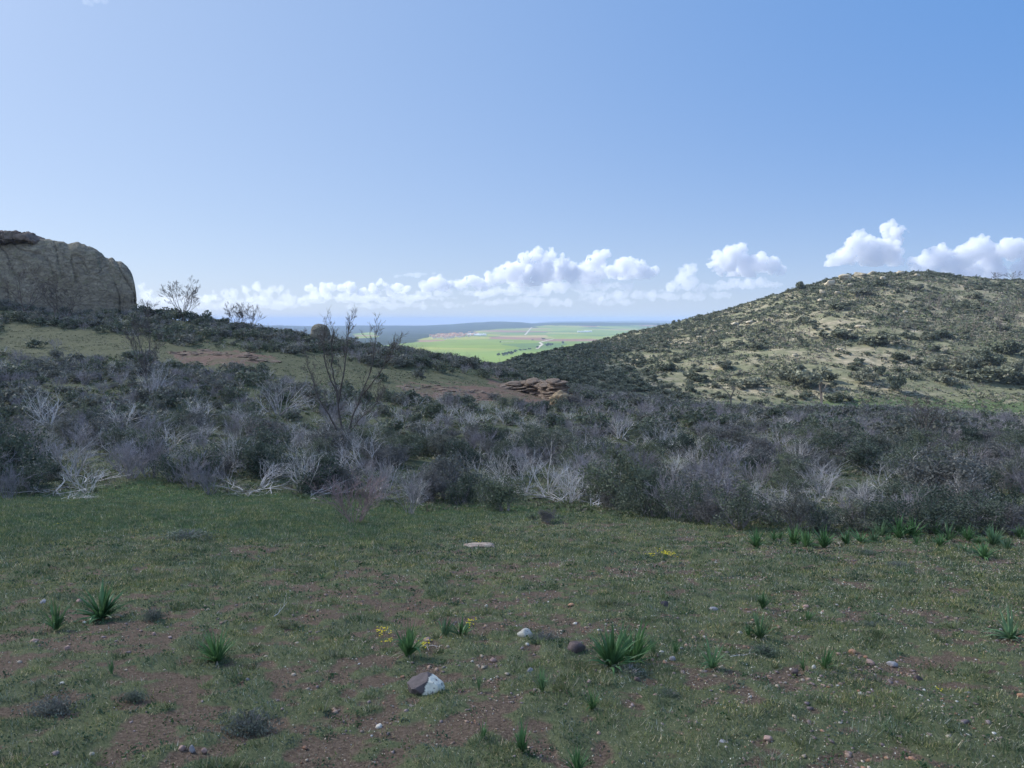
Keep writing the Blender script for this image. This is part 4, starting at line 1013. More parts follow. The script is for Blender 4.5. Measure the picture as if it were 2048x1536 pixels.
tc = pal[rg.integers(0, 6, n)] * rg.uniform(.8, 1.2, n)[:, None]; tc = np.repeat(np.repeat(tc, per, 0), 4, 0)
tag(obj('hillside_scrub', mesh('hillside_scrub', V, Fc, M['scrubtint'], col=tc)), 'low sage and rockrose scrub covering the hill', kind='stuff')

# ------------------------------------------------------------------ turf: blades, pebbles, herbs
rg = np.random.default_rng(2024)
def scatter(n, y0, y1, p, smax=.80):
    """n points between depths y0 and y1 with density falling as depth**-p"""
    e = 2 - p; a = rg.random(n); y = (y0 ** e + a * (y1 ** e - y0 ** e)) ** (1 / e) if abs(e) > 1e-3 else y0 * (y1 / y0) ** a
    return rg.uniform(-1, 1, n) * (smax * y + 2.6 * np.clip((60 - y) / 50, 0, 1)), y
def turfmask(x, y):
    return .34 * fbm(x * 1.9, y * 1.9, seed=101, octs=2) + .55 * fbm(x * 6, y * 6, seed=103, octs=3) + .22 * fbm(x * .45, y * .45, seed=105, octs=2)
x, y = scatter(860000, 3.3, 46, 1.62)
z = H(x, y); u, v = proj(x, y, z); g1 = turfmask(x, y); zo = zone(x, y, z); lush = zo[1]
keep = rg.random(len(x)) < np.clip(.55 + 1.2 * g1 + .7 * lush, .10, 1); keep &= (v > front_edge(u) - 60)
x, y, z, g1, lush = x[keep], y[keep], z[keep], g1[keep], lush[keep]; z = z + _tn(x, y)
n = len(x); cl = fbm(x * 3.1, y * 3.1, seed=107, octs=2) + .25 * rg.normal(size=n); hgt = (.012 + .022 * rg.random(n) + .030 * np.clip(g1, 0, 1) + .03 * lush * rg.random(n)) * np.clip(y / 7, .85, 1.9) ** .8
wd = .0022 * (y / 4) ** .85 * rg.uniform(.8, 1.6, n)
a = rg.random(n) * 2 * PI; la = rg.random(n) * 2 * PI; ll = hgt * rg.uniform(.1, 1.1, n)
B = np.stack([x, y, z - .003], 1); sd = np.stack([np.cos(a), np.sin(a), 0 * a], 1) * wd[:, None]
T = B + np.stack([np.cos(la) * ll, np.sin(la) * ll, hgt], 1)
V = np.stack([B - sd, B + sd, T], 1).reshape(-1, 3)
pal = np.array([(.150, .190, .085), (.19, .225, .105), (.110, .155, .075), (.26, .27, .15), (.40, .34, .23), (.18, .215, .15), (.56, .50, .38)])
ci = rg.choice(7, n, p=[.22, .20, .15, .15, .12, .10, .06]); tn = pal[ci] * rg.uniform(.7, 1.2, n)[:, None] * np.where(cl[:, None] > .35, np.array([[1.25, 1.15, .9]]), np.where(cl[:, None] < -.3, np.array([[.70, .82, .9]]), 1.0))
tn = tn * (1 - .3 * lush[:, None]) + np.array([.085, .150, .065]) * (.3 * lush[:, None]) * rg.uniform(.7, 1.3, n)[:, None]
tag(obj('grass', mesh('grass', V, np.arange(3 * n).reshape(-1, 3), M['grass'], col=np.repeat(tn, 3, 0))), 'short patchy turf over reddish stony soil', kind='stuff')
# longer tussocks that make the turf clumpy
cx, cy = scatter(3500, 3.4, 26, 1.35); gm = turfmask(cx, cy); k = gm > -.12 + .3 * rg.random(len(cx)); cx, cy = cx[k], cy[k]; nt_ = len(cx); per = 42
cr = rg.uniform(.025, .085, nt_) * np.clip(cy / 6, .9, 1.8); ct = pal[rg.choice([0, 1, 2, 3, 5, 1, 2], nt_)] * rg.uniform(.65, 1.15, nt_)[:, None]
x = np.repeat(cx, per) + rg.normal(size=nt_ * per) * np.repeat(cr, per) * .8; y = np.repeat(cy, per) + rg.normal(size=nt_ * per) * np.repeat(cr, per) * .6; n = len(x); z = H(x, y) + _tn(x, y)
hgt = np.repeat(rg.uniform(.030, .085, nt_), per) * rg.uniform(.5, 1.2, n); wd = .0022 * (y / 4) ** .8 * rg.uniform(.8, 1.5, n); a = rg.random(n) * 2 * PI
ox_, oy_ = x - np.repeat(cx, per), y - np.repeat(cy, per); q_ = np.maximum(np.hypot(ox_, oy_), 1e-4); ll = hgt * rg.uniform(.1, .9, n); jx, jy = rg.normal(size=n) * .4, rg.normal(size=n) * .4
B = np.stack([x, y, z - .003], 1); sd = np.stack([np.cos(a), np.sin(a), 0 * a], 1) * wd[:, None]; T = B + np.stack([(ox_ / q_ + jx) * ll, (oy_ / q_ + jy) * ll, hgt], 1)
tn = np.repeat(ct, per, 0) * rg.uniform(.75, 1.25, n)[:, None]; dry = rg.random(n) < .10; tn = np.where(dry[:, None], np.array([[.42, .37, .26]]), tn)
tag(obj('grass', mesh('tussock_grass', np.stack([B - sd, B + sd, T], 1).reshape(-1, 3), np.arange(3 * n).reshape(-1, 3), M['grass'], col=np.repeat(tn, 3, 0))), 'small tussocks of longer grass in the turf', kind='stuff')
# grass tufts on the ridge slope and under the thicket
x, y = scatter(52000, 17, 158, 1.0); z = H(x, y); u, v = proj(x, y, z)
k = (v < front_edge(u) + 6) & ~((x > 0) & (y > 150)); x, y, z, u, v = x[k], y[k], z[k], u[k], v[k]
gr = inpoly(u, v, GRASSY) & (y > 60); nn = fbm(x * .3, y * .3, seed=111, octs=3); red = np.zeros(len(x), bool)
for p in REDS: red |= inpoly(u, v, p)
k = (nn > -.35) & ~(red & (rg.random(len(x)) < .8)); x, y, z, gr, nn = x[k], y[k], z[k], gr[k], nn[k]
n = len(x); per = 6; cs = np.where(gr, rg.uniform(.06, .16, n), rg.uniform(.10, .38, n)) * np.clip(y / 60, .6, 1.5)
C = np.repeat(np.stack([x, y, z], 1), per, 0); c_ = np.repeat(cs, per)
C = C + rg.normal(size=C.shape) * (c_ * .5)[:, None] * np.array([1.3, 1.3, .25]) + np.array([0, 0, 1]) * (c_ * .28)[:, None]
V, Fc = cards(C, c_ * rg.uniform(.3, .7, len(C)), rg, 1.5)
pal = np.array([(.115, .14, .065), (.09, .12, .055), (.14, .16, .09), (.18, .165, .11), (.10, .105, .07), (.22, .20, .14)])
tc = np.repeat(np.repeat(pal[rg.integers(0, 6, n)] * rg.uniform(.8, 1.2, n)[:, None], per, 0), 4, 0)
tag(obj('undergrowth', mesh('undergrowth', V, Fc, M['scrubtint'], col=tc)), 'low grass and herbs under the thicket and on the ridge', kind='stuff')
# pebbles
x, y = scatter(84000, 3.3, 26, 1.7); g1 = turfmask(x, y); pn = fbm(x * .8 + 4, y * .8, seed=121, octs=3); side = np.clip((x / y + .5) * 1.2, .12, 1.2)
k = rg.random(len(x)) < np.clip((.30 - .9 * g1 + .7 * pn) * side, .02, 1); x, y = x[k], y[k]; n = len(x)
r = np.minimum(.0046 * np.exp(rg.normal(0, .62, n)) * np.clip(y / 4, 1, 4) ** .55, .019)
V0, F0 = ICO1; jit = 1 + .22 * rg.normal(size=(n, len(V0), 1)); sc3 = np.stack([rg.uniform(.8, 1.6, n), rg.uniform(.7, 1.3, n), rg.uniform(.4, .8, n)], 1)
a = rg.random(n) * 2 * PI; W = V0[None] * jit * (sc3 * r[:, None])[:, None]
W = np.stack([W[..., 0] * np.cos(a)[:, None] - W[..., 1] * np.sin(a)[:, None], W[..., 0] * np.sin(a)[:, None] + W[..., 1] * np.cos(a)[:, None], W[..., 2]], 2)
W = W + np.stack([x, y, H(x, y) + _tn(x, y) + r * .35], 1)[:, None]
pal = np.array([(.36, .25, .19), (.30, .23, .21), (.46, .38, .29), (.24, .19, .185), (.55, .50, .42), (.35, .20, .13), (.62, .60, .55)])
tc = np.repeat(pal[rg.choice(7, n, p=[.26, .23, .14, .19, .04, .12, .02])] * rg.uniform(.6, 1.05, n)[:, None], len(V0), 0)
tag(obj('pebbles', mesh('pebbles', W.reshape(-1, 3), (F0[None] + (np.arange(n) * len(V0))[:, None, None]).reshape(-1, 3), M['pebble'], smooth=True, col=tc)), 'scattered small reddish and pale pebbles', kind='stuff')
# pale seed heads and dry bits
x, y = scatter(92000, 3.3, 26, 1.7); k = rg.random(len(x)) < np.clip(.45 + .6 * fbm(x * .7, y * .7, seed=131, octs=3), .05, 1) * np.clip((x / y + .6), .15, 1); x, y = x[k], y[k]; n = len(x)
C = np.stack([x, y, H(x, y) + _tn(x, y) + rg.uniform(.004, .025, n)], 1); V, Fc = cards(C, rg.uniform(.004, .009, n) * np.clip(y / 5, .9, 2), rg, 1.4)
tc = np.repeat(np.array([(.55, .52, .38), (.45, .42, .28), (.62, .60, .50), (.40, .36, .22)])[rg.integers(0, 4, n)], 4, 0)
tag(obj('dry_litter', mesh('dry_litter', V, Fc, M['pebble'], col=tc)), 'tiny pale seed heads and dry leaf scraps in the turf', kind='stuff')
# small broad-leaved herbs, darker green mats
x, y = scatter(2600, 3.4, 22, 1.5); n = len(x); per = 26; cs = rg.uniform(.02, .07, n) * np.clip(y / 6, .9, 2)
C = np.repeat(np.stack([x, y, H(x, y) + _tn(x, y)], 1), per, 0); c_ = np.repeat(cs, per); C = C + rg.normal(size=C.shape) * c_[:, None] * np.array([1, 1, .12]) + np.array([0, 0, .012])
V, Fc = cards(C, rg.uniform(.008, .018, len(C)) * np.clip(C[:, 1] / 6, .9, 2.2), rg, 1.3)
pal = np.array([(.050, .10, .040), (.075, .12, .065), (.045, .085, .045), (.09, .12, .085), (.10, .13, .05)])
tc = np.repeat(np.repeat(pal[rg.integers(0, 5, n)], per, 0), 4, 0)
tag(obj('ground_herbs', mesh('ground_herbs', V, Fc, M['scrubtint'], col=tc)), 'low leafy herbs growing through the turf', kind='stuff')

# ------------------------------------------------------------------ asphodels
AP = []
for i in range(8):
    p = [('leaves', mesh('asphodel_leaves', *asphodel_geo(600 + i, [46, 34, 54, 26, 40, 30, 22, 48][i], [1, .9, 1.05, 1.2, .8, .75, 1.15, .95][i]), M['leaf_asph'])), ('withered_leaf', mesh('withered_leaf', *asphodel_dry_geo(620 + i, [6, 4, 8, 3, 5, 9, 6, 4][i]), M['leaf_dry']))]
    AP.append(Proto('asphodel', p))
AS = [Proto('asphodel', [('leaves', mesh('asphodel_sprout', *asphodel_geo(640 + i, 13, .55), M['leaf_asph']))]) for i in range(3)]
near_l = {(205, 1238): 'large bluish-green asphodel with spreading leaves, right of the pair on the turf', (112, 1260): 'smaller asphodel left of the pair on the turf, with a pale drooping leaf', (435, 1325): 'sparse asphodel with curved outer leaves on dry stalks, between the pair and the half-white stone',
          (224, 1348): 'small asphodel sprout below the pair of asphodels', (815, 1314): 'dark green asphodel among yellow flowers above the half-white stone', (888, 1276): 'small asphodel touching the left side of a bushier one', (922, 1274): 'bushy upright asphodel with yellow flowers behind it',
          (1222, 1337): 'largest asphodel, thick fountain of arching leaves on stony soil', (1266, 1326): 'asphodel crowded against the right side of the largest one', (1307, 1310): 'small asphodel just right of the largest clump', (1350, 1310): 'thin asphodel sprout, second right of the largest clump',
          (1424, 1337): 'upright asphodel with a dry fallen leaf pointing right', (1525, 1218): 'small upright asphodel beyond the stony patch, farthest of three in line', (1520, 1277): 'open asphodel with one long leaf reaching right', (1497, 1275): 'small asphodel tucked left of the open one',
          (1615, 1242): 'faint greyish asphodel beside a pale stone', (1607, 1341): 'left, smaller one of two neighbouring asphodels on the stony ground', (1648, 1340): 'right, taller one of two neighbouring asphodels on the stony ground', (1713, 1205): 'tiny asphodel sprout on the open turf at the right',
          (2022, 1278): 'large sparse asphodel cut by the right edge of the picture', (1085, 1384): 'narrow asphodel beside a lilac-grey stone', (1186, 1422): 'wispy pale asphodel below the largest clump', (958, 1382): 'thin few-leaved asphodel right of the half-white stone',
          (965, 1482): 'very thin asphodel low in the picture, left of a denser one', (1045, 1505): 'dense narrow asphodel low in the picture', (1155, 1548): 'asphodel cut by the bottom edge of the picture', (645, 1158): 'faint lone asphodel in the middle of the turf'}
SZ = {(205, 1238): (72, 92), (112, 1260): (58, 62), (435, 1325): (68, 78), (224, 1348): (32, 22), (815, 1314): (66, 72), (888, 1276): (48, 42), (922, 1274): (56, 56), (1222, 1337): (92, 100), (1266, 1326): (82, 84), (1307, 1310): (36, 26), (1350, 1310): (38, 20), (1424, 1337): (62, 56), (1525, 1218): (36, 34),
      (1520, 1277): (52, 62), (1497, 1275): (36, 26), (1615, 1242): (26, 26), (1607, 1341): (34, 26), (1648, 1340): (54, 40), (1713, 1205): (16, 12), (2022, 1278): (58, 76), (1085, 1384): (52, 36), (1186, 1422): (46, 40), (958, 1382): (44, 14), (965, 1482): (46, 28), (1045, 1505): (62, 40), (1155, 1548): (58, 60), (645, 1158): (16, 18)}
for n, (k, lb) in enumerate(near_l.items()):
    hp, wp = SZ[k]; x, y, z = hit(*k); s_ = y / F; small = wp < 32
    p = AS[n % 3] if small else AP[2 if k in ((1222, 1337), (205, 1238)) else n % 8]
    o = p.place((x, y, z), R.uniform(0, 6), (wp * s_ / (.75 if small else 1.15), wp * s_ / (.75 if small else 1.15), hp * s_ / (.95 if small else .85))); o.rotation_euler[0] = R.uniform(-.16, .16); o.rotation_euler[1] = R.uniform(-.16, .16); tag(o, lb, 'asphodel', 'asphodel plants in the turf')
for n, (u, v, hp, wp) in enumerate([(1513, 1095, 32, 36), (1548, 1081, 18, 22), (1588, 1090, 36, 38), (1612, 1094, 38, 42), (1648, 1095, 34, 48), (1693, 1089, 27, 36), (1722, 1086, 34, 44), (1747, 1085, 22, 26), (1762, 1073, 28, 36), (1797, 1076, 38, 44), (1825, 1074, 34, 42), (1833, 1091, 22, 20),
                                    (1880, 1094, 22, 32), (1897, 1083, 32, 40), (1930, 1103, 24, 26), (1936, 1081, 26, 32), (1955, 1090, 16, 18), (1968, 1117, 27, 50), (1986, 1092, 38, 42), (2013, 1099, 26, 30), (2040, 1078, 24, 30), (1872, 1072, 26, 30), (1775, 1082, 18, 24), (1915, 1070, 24, 30), (1560, 1078, 14, 16)]):
    x, y, z = hit(u, v); s_ = y / F; o = AP[n % 8].place((x, y, z), R.uniform(0, 6), (wp * s_ / 1.0, wp * s_ / 1.0, hp * s_ / .74))
    later(o, 'thicket-side asphodel', (x, y, z), 'asphodel', 'asphodel plants in the row by the thicket')

# ------------------------------------------------------------------ stones
def stone_mat(name, c, rough=.85, sc=12): return mat_rock(name, tuple(a * .65 for a in c), c, tuple(min(a * 1.3, .8) for a in c), tuple(a * .9 for a in c), sc, .6, .01)
M['st_white'] = stone_mat('white_stone', (.50, .48, .42)); M['st_grey'] = stone_mat('grey_stone', (.30, .29, .30)); M['st_purple'] = stone_mat('purple_stone', (.13, .10, .095)); M['st_dark'] = stone_mat('dark_slate', (.075, .065, .075)); M['st_orange'] = stone_mat('orange_stone', (.42, .24, .15)); M['st_pink'] = stone_mat('pink_stone', (.38, .26, .22))
m, t = mat('two_tone_stone'); sx = t.n('ShaderNodeSeparateXYZ', ins={0: t.objc()}).outputs
nz_ = t.noise(14, 5, .65, t.objc()); pz = t.n('ShaderNodeAttribute', attribute_name='tint').outputs['Color']
g_ = t.ramp(nz_, [(.3, (.72,) * 3), (.7, (1.25,) * 3)]); t.out(t.mix(1.0, pz, g_, 'MULTIPLY'), .85, bump=t.bump(nz_, .5, .01)); M['st_two'] = m
x, y, z = hit(852, 1386); s_ = y / F; V = ICO5[0].copy(); r_ = np.random.default_rng(4)
V = V * (1 + .10 * fbm(V[:, 0] * 1.2, V[:, 1] * 1.2, V[:, 2] * 1.2, seed=5, octs=4))[:, None]
for d, lim in [((.2, -.9, .35), .50), ((-.6, -.2, .75), .46), ((.9, -.1, .25), .66), ((.1, -.3, .95), .62), ((-.9, -.4, -.1), .74), ((.5, .1, .85), .60), ((-.2, -.8, -.4), .6), ((.7, -.7, .1), .62)]:
    d = np.array(d); d /= np.linalg.norm(d); e = V @ d - lim; V -= np.clip(e, 0, None)[:, None] * d
edge = V[:, 0] + .06 - .18 * V[:, 2] + .05 * fbm(V[:, 1] * 3, V[:, 2] * 3, seed=3, octs=3)
V = V * (1 + .035 * fbm(V[:, 0] * 7, V[:, 1] * 7, V[:, 2] * 7, seed=15, octs=4))[:, None]
tc = np.where((edge > 0)[:, None], np.array([[.64, .62, .52]]), np.array([[.12, .10, .10]])); tc = np.where((np.abs(edge - .01) < .03)[:, None], .07, tc); hole = (edge > .25) & (fbm(V[:, 0] * 5, V[:, 1] * 5, V[:, 2] * 5, seed=6, octs=2) > .55); tc = np.where(hole[:, None], .10, tc)
o = obj('stone', mesh('stone', V * np.array([46, 30, 34]) * s_, ICO5[1], M['st_two'], smooth=True, col=tc), loc=(x, y, z + 12 * s_)); o.rotation_euler = (0, .12, -.15)
tag(o, 'angular stone, half dark purple and half whitish, lying on the turf', 'stone')
for i, (u, v, wp, hp, m_, lb) in enumerate([(1052, 1276, 36, 20, 'st_white', 'pale angular stone beside a grey cushion plant'), (1150, 1304, 40, 24, 'st_purple', 'flat purple stone left of the largest asphodel'), (1328, 1213, 18, 12, 'st_dark', 'small blackish stone on the turf behind the largest asphodel'),
                                            (1426, 1221, 22, 8, 'st_grey', 'flat grey stone flake beyond the stony patch'), (1060, 1346, 18, 14, 'st_grey', 'lilac-grey tilted stone flake beside a narrow asphodel'), (1345, 1320, 16, 10, 'st_grey', 'pale grey stone between the sprout and the upright asphodel'),
                                            (1362, 1304, 14, 11, 'st_grey', 'greyish round stone behind the thin sprout'), (1275, 1362, 16, 11, 'st_purple', 'dark round stone below the largest asphodel'), (1835, 1362, 18, 14, 'st_purple', 'reddish-purple round stone in green turf at the right'),
                                            (1590, 1348, 18, 12, 'st_purple', 'purple stone left of the two neighbouring asphodels'), (1628, 1338, 11, 9, 'st_white', 'small white stone between the two neighbouring asphodels'), (2043, 1394, 18, 10, 'st_orange', 'orange stone at the right edge of the picture'),
                                            (1480, 1268, 9, 7, 'st_white', 'small white stone left of the open asphodel'), (1332, 1297, 8, 7, 'st_white', 'small white stone above the thin sprout'), (1323, 1307, 12, 7, 'st_white', 'flat white stone between two sprouts'), (1142, 1212, 13, 6, 'st_orange', 'small orange stone far out on the turf'),
                                            (1612, 1215, 12, 8, 'st_pink', 'pinkish stone above the faint greyish asphodel'), (1450, 1490, 26, 12, 'st_grey', 'flat grey stone low in the picture, right of centre'), (1535, 1480, 20, 12, 'st_pink', 'pink stone low in the picture at the right'), (855, 1282, 16, 10, 'st_pink', 'greyish pink stone between two asphodels'),
                                            (973, 1214, 8, 7, 'st_white', 'tiny white stone alone on the turf'), (986, 1322, 14, 8, 'st_pink', 'pink stone below the bushy asphodel'), (480, 1353, 18, 9, 'st_pink', 'pinkish stone below the sparse asphodel'), (496, 1361, 10, 6, 'st_grey', 'small grey stone beside the pinkish one'),
                                            (68, 1284, 18, 7, 'st_pink', 'flat pinkish stone below the smaller asphodel'), (133, 1297, 13, 6, 'st_pink', 'small flat pale stone under the pair of asphodels'), (124, 1368, 12, 5, 'st_white', 'small white flat stone at lower left'), (308, 1270, 10, 7, 'st_pink', 'pale round stone right of the pair of asphodels'),
                                            (385, 1502, 14, 12, 'st_grey', 'grey stone in a cluster of red pebbles'), (408, 1504, 14, 11, 'st_pink', 'reddish stone in a cluster of pebbles at lower left'), (365, 1498, 18, 9, 'st_pink', 'flat pink stone, left one of a pebble cluster'), (1310, 1395, 18, 9, 'st_pink', 'tan rounded stone below the upright asphodel'),
                                            (86, 1206, 16, 8, 'st_grey', 'greyish flat stone above the smaller asphodel'), (158, 1204, 14, 7, 'st_pink', 'brownish flat stone beside the large bluish asphodel'), (1785, 1330, 22, 9, 'st_grey', 'pale grey flat stone in the stony patch at the right'), (1740, 1328, 20, 10, 'st_pink', 'tan stone beside the pale grey flat one'),
                                            (1935, 1390, 14, 8, 'st_grey', 'small grey stone at lower right'), (1705, 1305, 18, 8, 'st_orange', 'orange-brown stone in the stony patch'), (1055, 1290, 9, 6, 'st_white', 'tiny whitish stone below the pale angular one')]):
    blob('stone', u, v, None, wp, hp, wp * .8, 40 + i, M[m_], lb, 'stone', rough=.28, sink=.45, base=ICO3, fs=1.1, flat=6, group='loose stones in the turf')
# sandy slab
m, t = mat('sandy_slab'); t.out(t.ramp(t.noise(7, 6, .7, t.pos()), [(.3, (.26, .19, .145)), (.5, (.42, .32, .25)), (.7, (.52, .43, .35))]), .95, bump=t.bump(t.noise(20, 5, .7, t.pos()), .6, .02)); M['sand'] = m
blob('rock_slab', 957, 1094, None, 68, 9, 22, 77, M['sand'], 'flat sandy pinkish rock slab set flush in the turf', 'rock slab', rough=.2, sink=.5, base=ICO4, fs=1.4, power=.8)
# cushions
def cushion(seed):
    r = np.random.default_rng(seed); C = r.normal(size=(1500, 3)) * np.array([.24, .20, .10]); C[:, 2] = abs(C[:, 2]) + .02
    segs = []
    for i in range(70):
        a = r.random() * 2 * PI; q = np.array([math.cos(a) * .35 * r.random(), math.sin(a) * .3 * r.random(), .22 * r.random() + .05]); segs.append((q * .15, q, .006, .004))
    return tubes(segs, 3), cards(C, .028 * r.uniform(.6, 1.3, len(C)), r, 2.2)
CP_ = []
for i in range(3):
    (a, b), (c, d) = cushion(660 + i); CP_.append(Proto('cushion_plant', [('stems', mesh('cushion_stems', a, b, M['wood_twig'])), ('foliage', mesh('cushion_foliage', c, d, M['leaf_cushion']))]))
for i, (u, v, wp, hp, lb) in enumerate([(1088, 1282, 60, 18, 'grey-green cushion plant right of the pale angular stone'), (500, 1462, 105, 40, 'large blue-grey cushion plant at lower left'), (1528, 1312, 60, 24, 'greyish dry cushion plant below the open asphodel'), (308, 1240, 40, 24, 'dark cushion plant right of the large bluish asphodel'),
                                        (1258, 1350, 90, 18, 'dark grey cushion plant under the largest asphodel'), (375, 1078, 110, 16, 'low dark mound of cushion plant in the lush grass'), (270, 1400, 50, 20, 'green cushion plant at lower left, above the blue-grey one'), (1340, 1395, 50, 16, 'bluish cushion plant below the upright asphodel'),
                                        (1795, 1135, 60, 12, 'dark low cushion plant in the turf before the row of asphodels'), (1735, 1108, 34, 8, 'small dark cushion plant close to the row of asphodels'), (105, 1425, 90, 30, 'dark green cushion plant near the lower left corner'), (1745, 1255, 50, 12, 'blue-green cushion plant in the turf at the right')]):
    x, y, z = hit(u, v); s_ = y / F; o = CP_[i % 3].place((x, y, z), R.uniform(-.3, .3), (wp * s_ / 1.0, wp * s_ / 1.2, hp * s_ / .26)); tag(o, lb, 'cushion plant', 'cushion plants in the turf')
# yellow flower patches
M['petal'] = mat_tint('yellow_petal', .6, .3, 8, .1)
def flowers(u, v, wp, dp, n, lb, seed):
    r = np.random.default_rng(seed); x0, y0, z0 = hit(u, v); s_ = y0 / F; tx = x0 + r.normal(size=n) * wp * s_ / 4; ty = y0 + r.normal(size=n) * dp * s_; tzz = H(tx, ty)
    hs = r.uniform(.03, .07, n); top = np.stack([tx, ty, tzz + hs], 1) - np.array([x0, y0, z0]); root = top * 1.0; root[:, 2] -= hs
    a, b = tubes([(root[i], top[i], .0012, .001) for i in range(n)], 3)
    per = 6; ang = np.tile(np.arange(per) * 2 * PI / per, n) + np.repeat(r.random(n) * 6, per); C = np.repeat(top, per, 0); pr = .0075 * np.clip(y0 / 5.5, .9, 1.9)
    d1 = np.stack([np.cos(ang), np.sin(ang), .25 + 0 * ang], 1); d2 = np.stack([-np.sin(ang), np.cos(ang), 0 * ang], 1)
    V = np.stack([C, C + d1 * pr * .6 - d2 * pr * .35, C + d1 * pr * 1.1, C + d1 * pr * .6 + d2 * pr * .35], 1).reshape(-1, 3)
    fp = np.arange(len(V)).reshape(-1, 4) + len(a)
    tag(obj('yellow_blossom', mesh('yellow_blossom', np.concatenate([a, V]), [b, fp], [M['leaf_asph'], M['petal']], np.r_[np.zeros(len(b)), np.ones(len(fp))].astype(int), col=np.tile([(.75, .62, .03)], (len(a) + len(V), 1))), loc=(x0, y0, z0)), lb, kind='stuff')
for i, a in enumerate([(1335, 1112, 34, 22, 60, 'yellow flowers far out on the turf, the wider of two patches'), (1302, 1114, 20, 10, 16, 'small yellow flower patch left of the wide far one'), (765, 1270, 40, 14, 30, 'yellow flowers left of the dark green asphodel'), (775, 1292, 22, 8, 12, 'few yellow flowers at the foot of the dark green asphodel'),
                       (848, 1298, 24, 12, 26, 'yellow flowers right of the dark green asphodel'), (940, 1252, 24, 20, 26, 'yellow flowers behind the bushy upright asphodel'), (955, 1086, 24, 8, 14, 'yellow flowers on the back edge of the sandy slab'), (1876, 1389, 10, 3, 5, 'single bright yellow flower cluster at lower right'), (120, 1052, 30, 22, 26, 'faint yellow flowers in the lush grass at the left')]):
    flowers(*a, 880 + i)
# sticks lying in the turf
for i, (u, v, wp, hp, lb) in enumerate([(566, 1236, 40, 20, 'bleached crooked stick on the turf'), (1480, 1316, 40, 8, 'dry twig lying beside the upright asphodel'), (860, 1294, 34, 6, 'thin twig between asphodel and yellow flowers'), (1780, 1185, 30, 8, 'pale stick on the open turf at the right'), (1545, 1468, 40, 10, 'pale thin stick low at the right')]):
    r = np.random.default_rng(i + 3); x, y, z = hit(u, v); s_ = y / F; segs = []
    grow(segs, r, (-wp * s_ / 2, 0, .01), (1, r.normal() * .3, .12 if i else .5), wp * s_ * 1.1, .006, 1, 2, .7, .2, -.05, .03, None, .7, .5)
    segs = [(np.maximum(a, [-9, -9, .004]), np.maximum(b, [-9, -9, .004]), c, d) for a, b, c, d in segs]
    tag(obj('stick', mesh('stick', *tubes(segs, 4), M['wood_pale']), loc=(x, y, z)), lb, 'stick')

# ------------------------------------------------------------------ village, sheds and trees on the plain
def plain_at(u, v): x, y = plain_hit(u, v); return float(x), float(y), float(ZP(np.array([x]), np.array([y]))[0])
m, t = mat('house_wall'); t.out(t.ramp(t.rnd(), [(0, (.62, .54, .44)), (.5, (.78, .72, .62)), (1, (.55, .38, .28))]), .9); M['wall'] = m
m, t = mat('tile_roof'); t.out(t.ramp(t.rnd(), [(0, (.42, .20, .13)), (.6, (.50, .28, .19)), (1, (.34, .19, .14))]), .9); M['roof'] = m
m, t = mat('shed_sheet'); t.out((.78, .78, .76), .7); M['shed'] = m
def gable(L, W, Hh, Rh, e=.5):
    w_ = np.array([(x, y, z) for z in (-2, Hh) for y in (-W/2, W/2) for x in (-L/2, L/2)] + [(-L/2, 0, Hh + Rh), (L/2, 0, Hh + Rh)], float)
    wf = [np.array([(0, 1, 5, 4), (1, 3, 7, 5), (3, 2, 6, 7), (2, 0, 4, 6)]), np.array([(4, 6, 8), (5, 9, 7)])]
    x = L/2 + e; y = W/2 + e; d = Rh * e / (W/2); r = np.array([(-x, -y, Hh - d + .1), (x, -y, Hh - d + .1), (x, 0, Hh + Rh + .1), (-x, 0, Hh + Rh + .1), (-x, y, Hh - d + .1), (x, y, Hh - d + .1)] + [(-x, -y, Hh - d + .4), (x, -y, Hh - d + .4), (x, 0, Hh + Rh + .4), (-x, 0, Hh + Rh + .4), (-x, y, Hh - d + .4), (x, y, Hh - d + .4)])
    rf = np.array([(6, 7, 8, 9), (9, 8, 11, 10), (0, 3, 2, 1), (3, 4, 5, 2), (0, 1, 7, 6), (4, 10, 11, 5), (1, 2, 8, 7), (2, 5, 11, 8), (0, 6, 9, 3), (3, 9, 10, 4)])
    return (w_, wf), (r, rf)
HP = []
for L, W, h in ((16, 10, 7), (12, 10, 9), (20, 9, 6)):
    (a, b), (c, d) = gable(L, W, h, 3); HP.append(Proto('house', [('wall', mesh('wall', a, b, M['wall'])), ('roof', mesh('roof', c, d, M['roof']))]))
for i in range(95):
    u = R.gauss(905, 22); v = 672.5 + (900 - u) * .055 + R.gauss(0, 2.0)
    if not 853 < u < 962: continue
    x, y, z = plain_at(u, v); o = HP[i % 3].place((x, y, z), R.uniform(-.5, .5), R.uniform(1, 1.5)); later(o, 'small tile-roofed house', (x, y, z + 5), 'house', 'houses of the far village')
(a, b), (c, d) = gable(70, 22, 9, 3); SH = Proto('long_shed', [('wall', mesh('wall', a, b, M['shed'])), ('roof', mesh('roof', c, d, M['shed']))])
for u, v, lb in [(938, 671, 'long whitish shed right of the far village'), (952, 671.5, 'second long shed right of the far village'), (963, 671, 'long shed farthest from the village houses'), (1162, 664.5, 'whitish farm shed on the plain, left of three'), (1169, 664.5, 'whitish farm shed on the plain, middle of three'), (1176, 664, 'whitish farm shed on the plain, right of three')]:
    x, y, z = plain_at(u, v); o = SH.place((x, y, z), .1, 1.0); tag(o, lb, 'shed', 'long sheds on the plain')
M['leaf_far'] = mat_leaf('field_tree_leaf', (.05, .07, .035), (.06, .08, .04), (.07, .095, .045), nscale=.2)
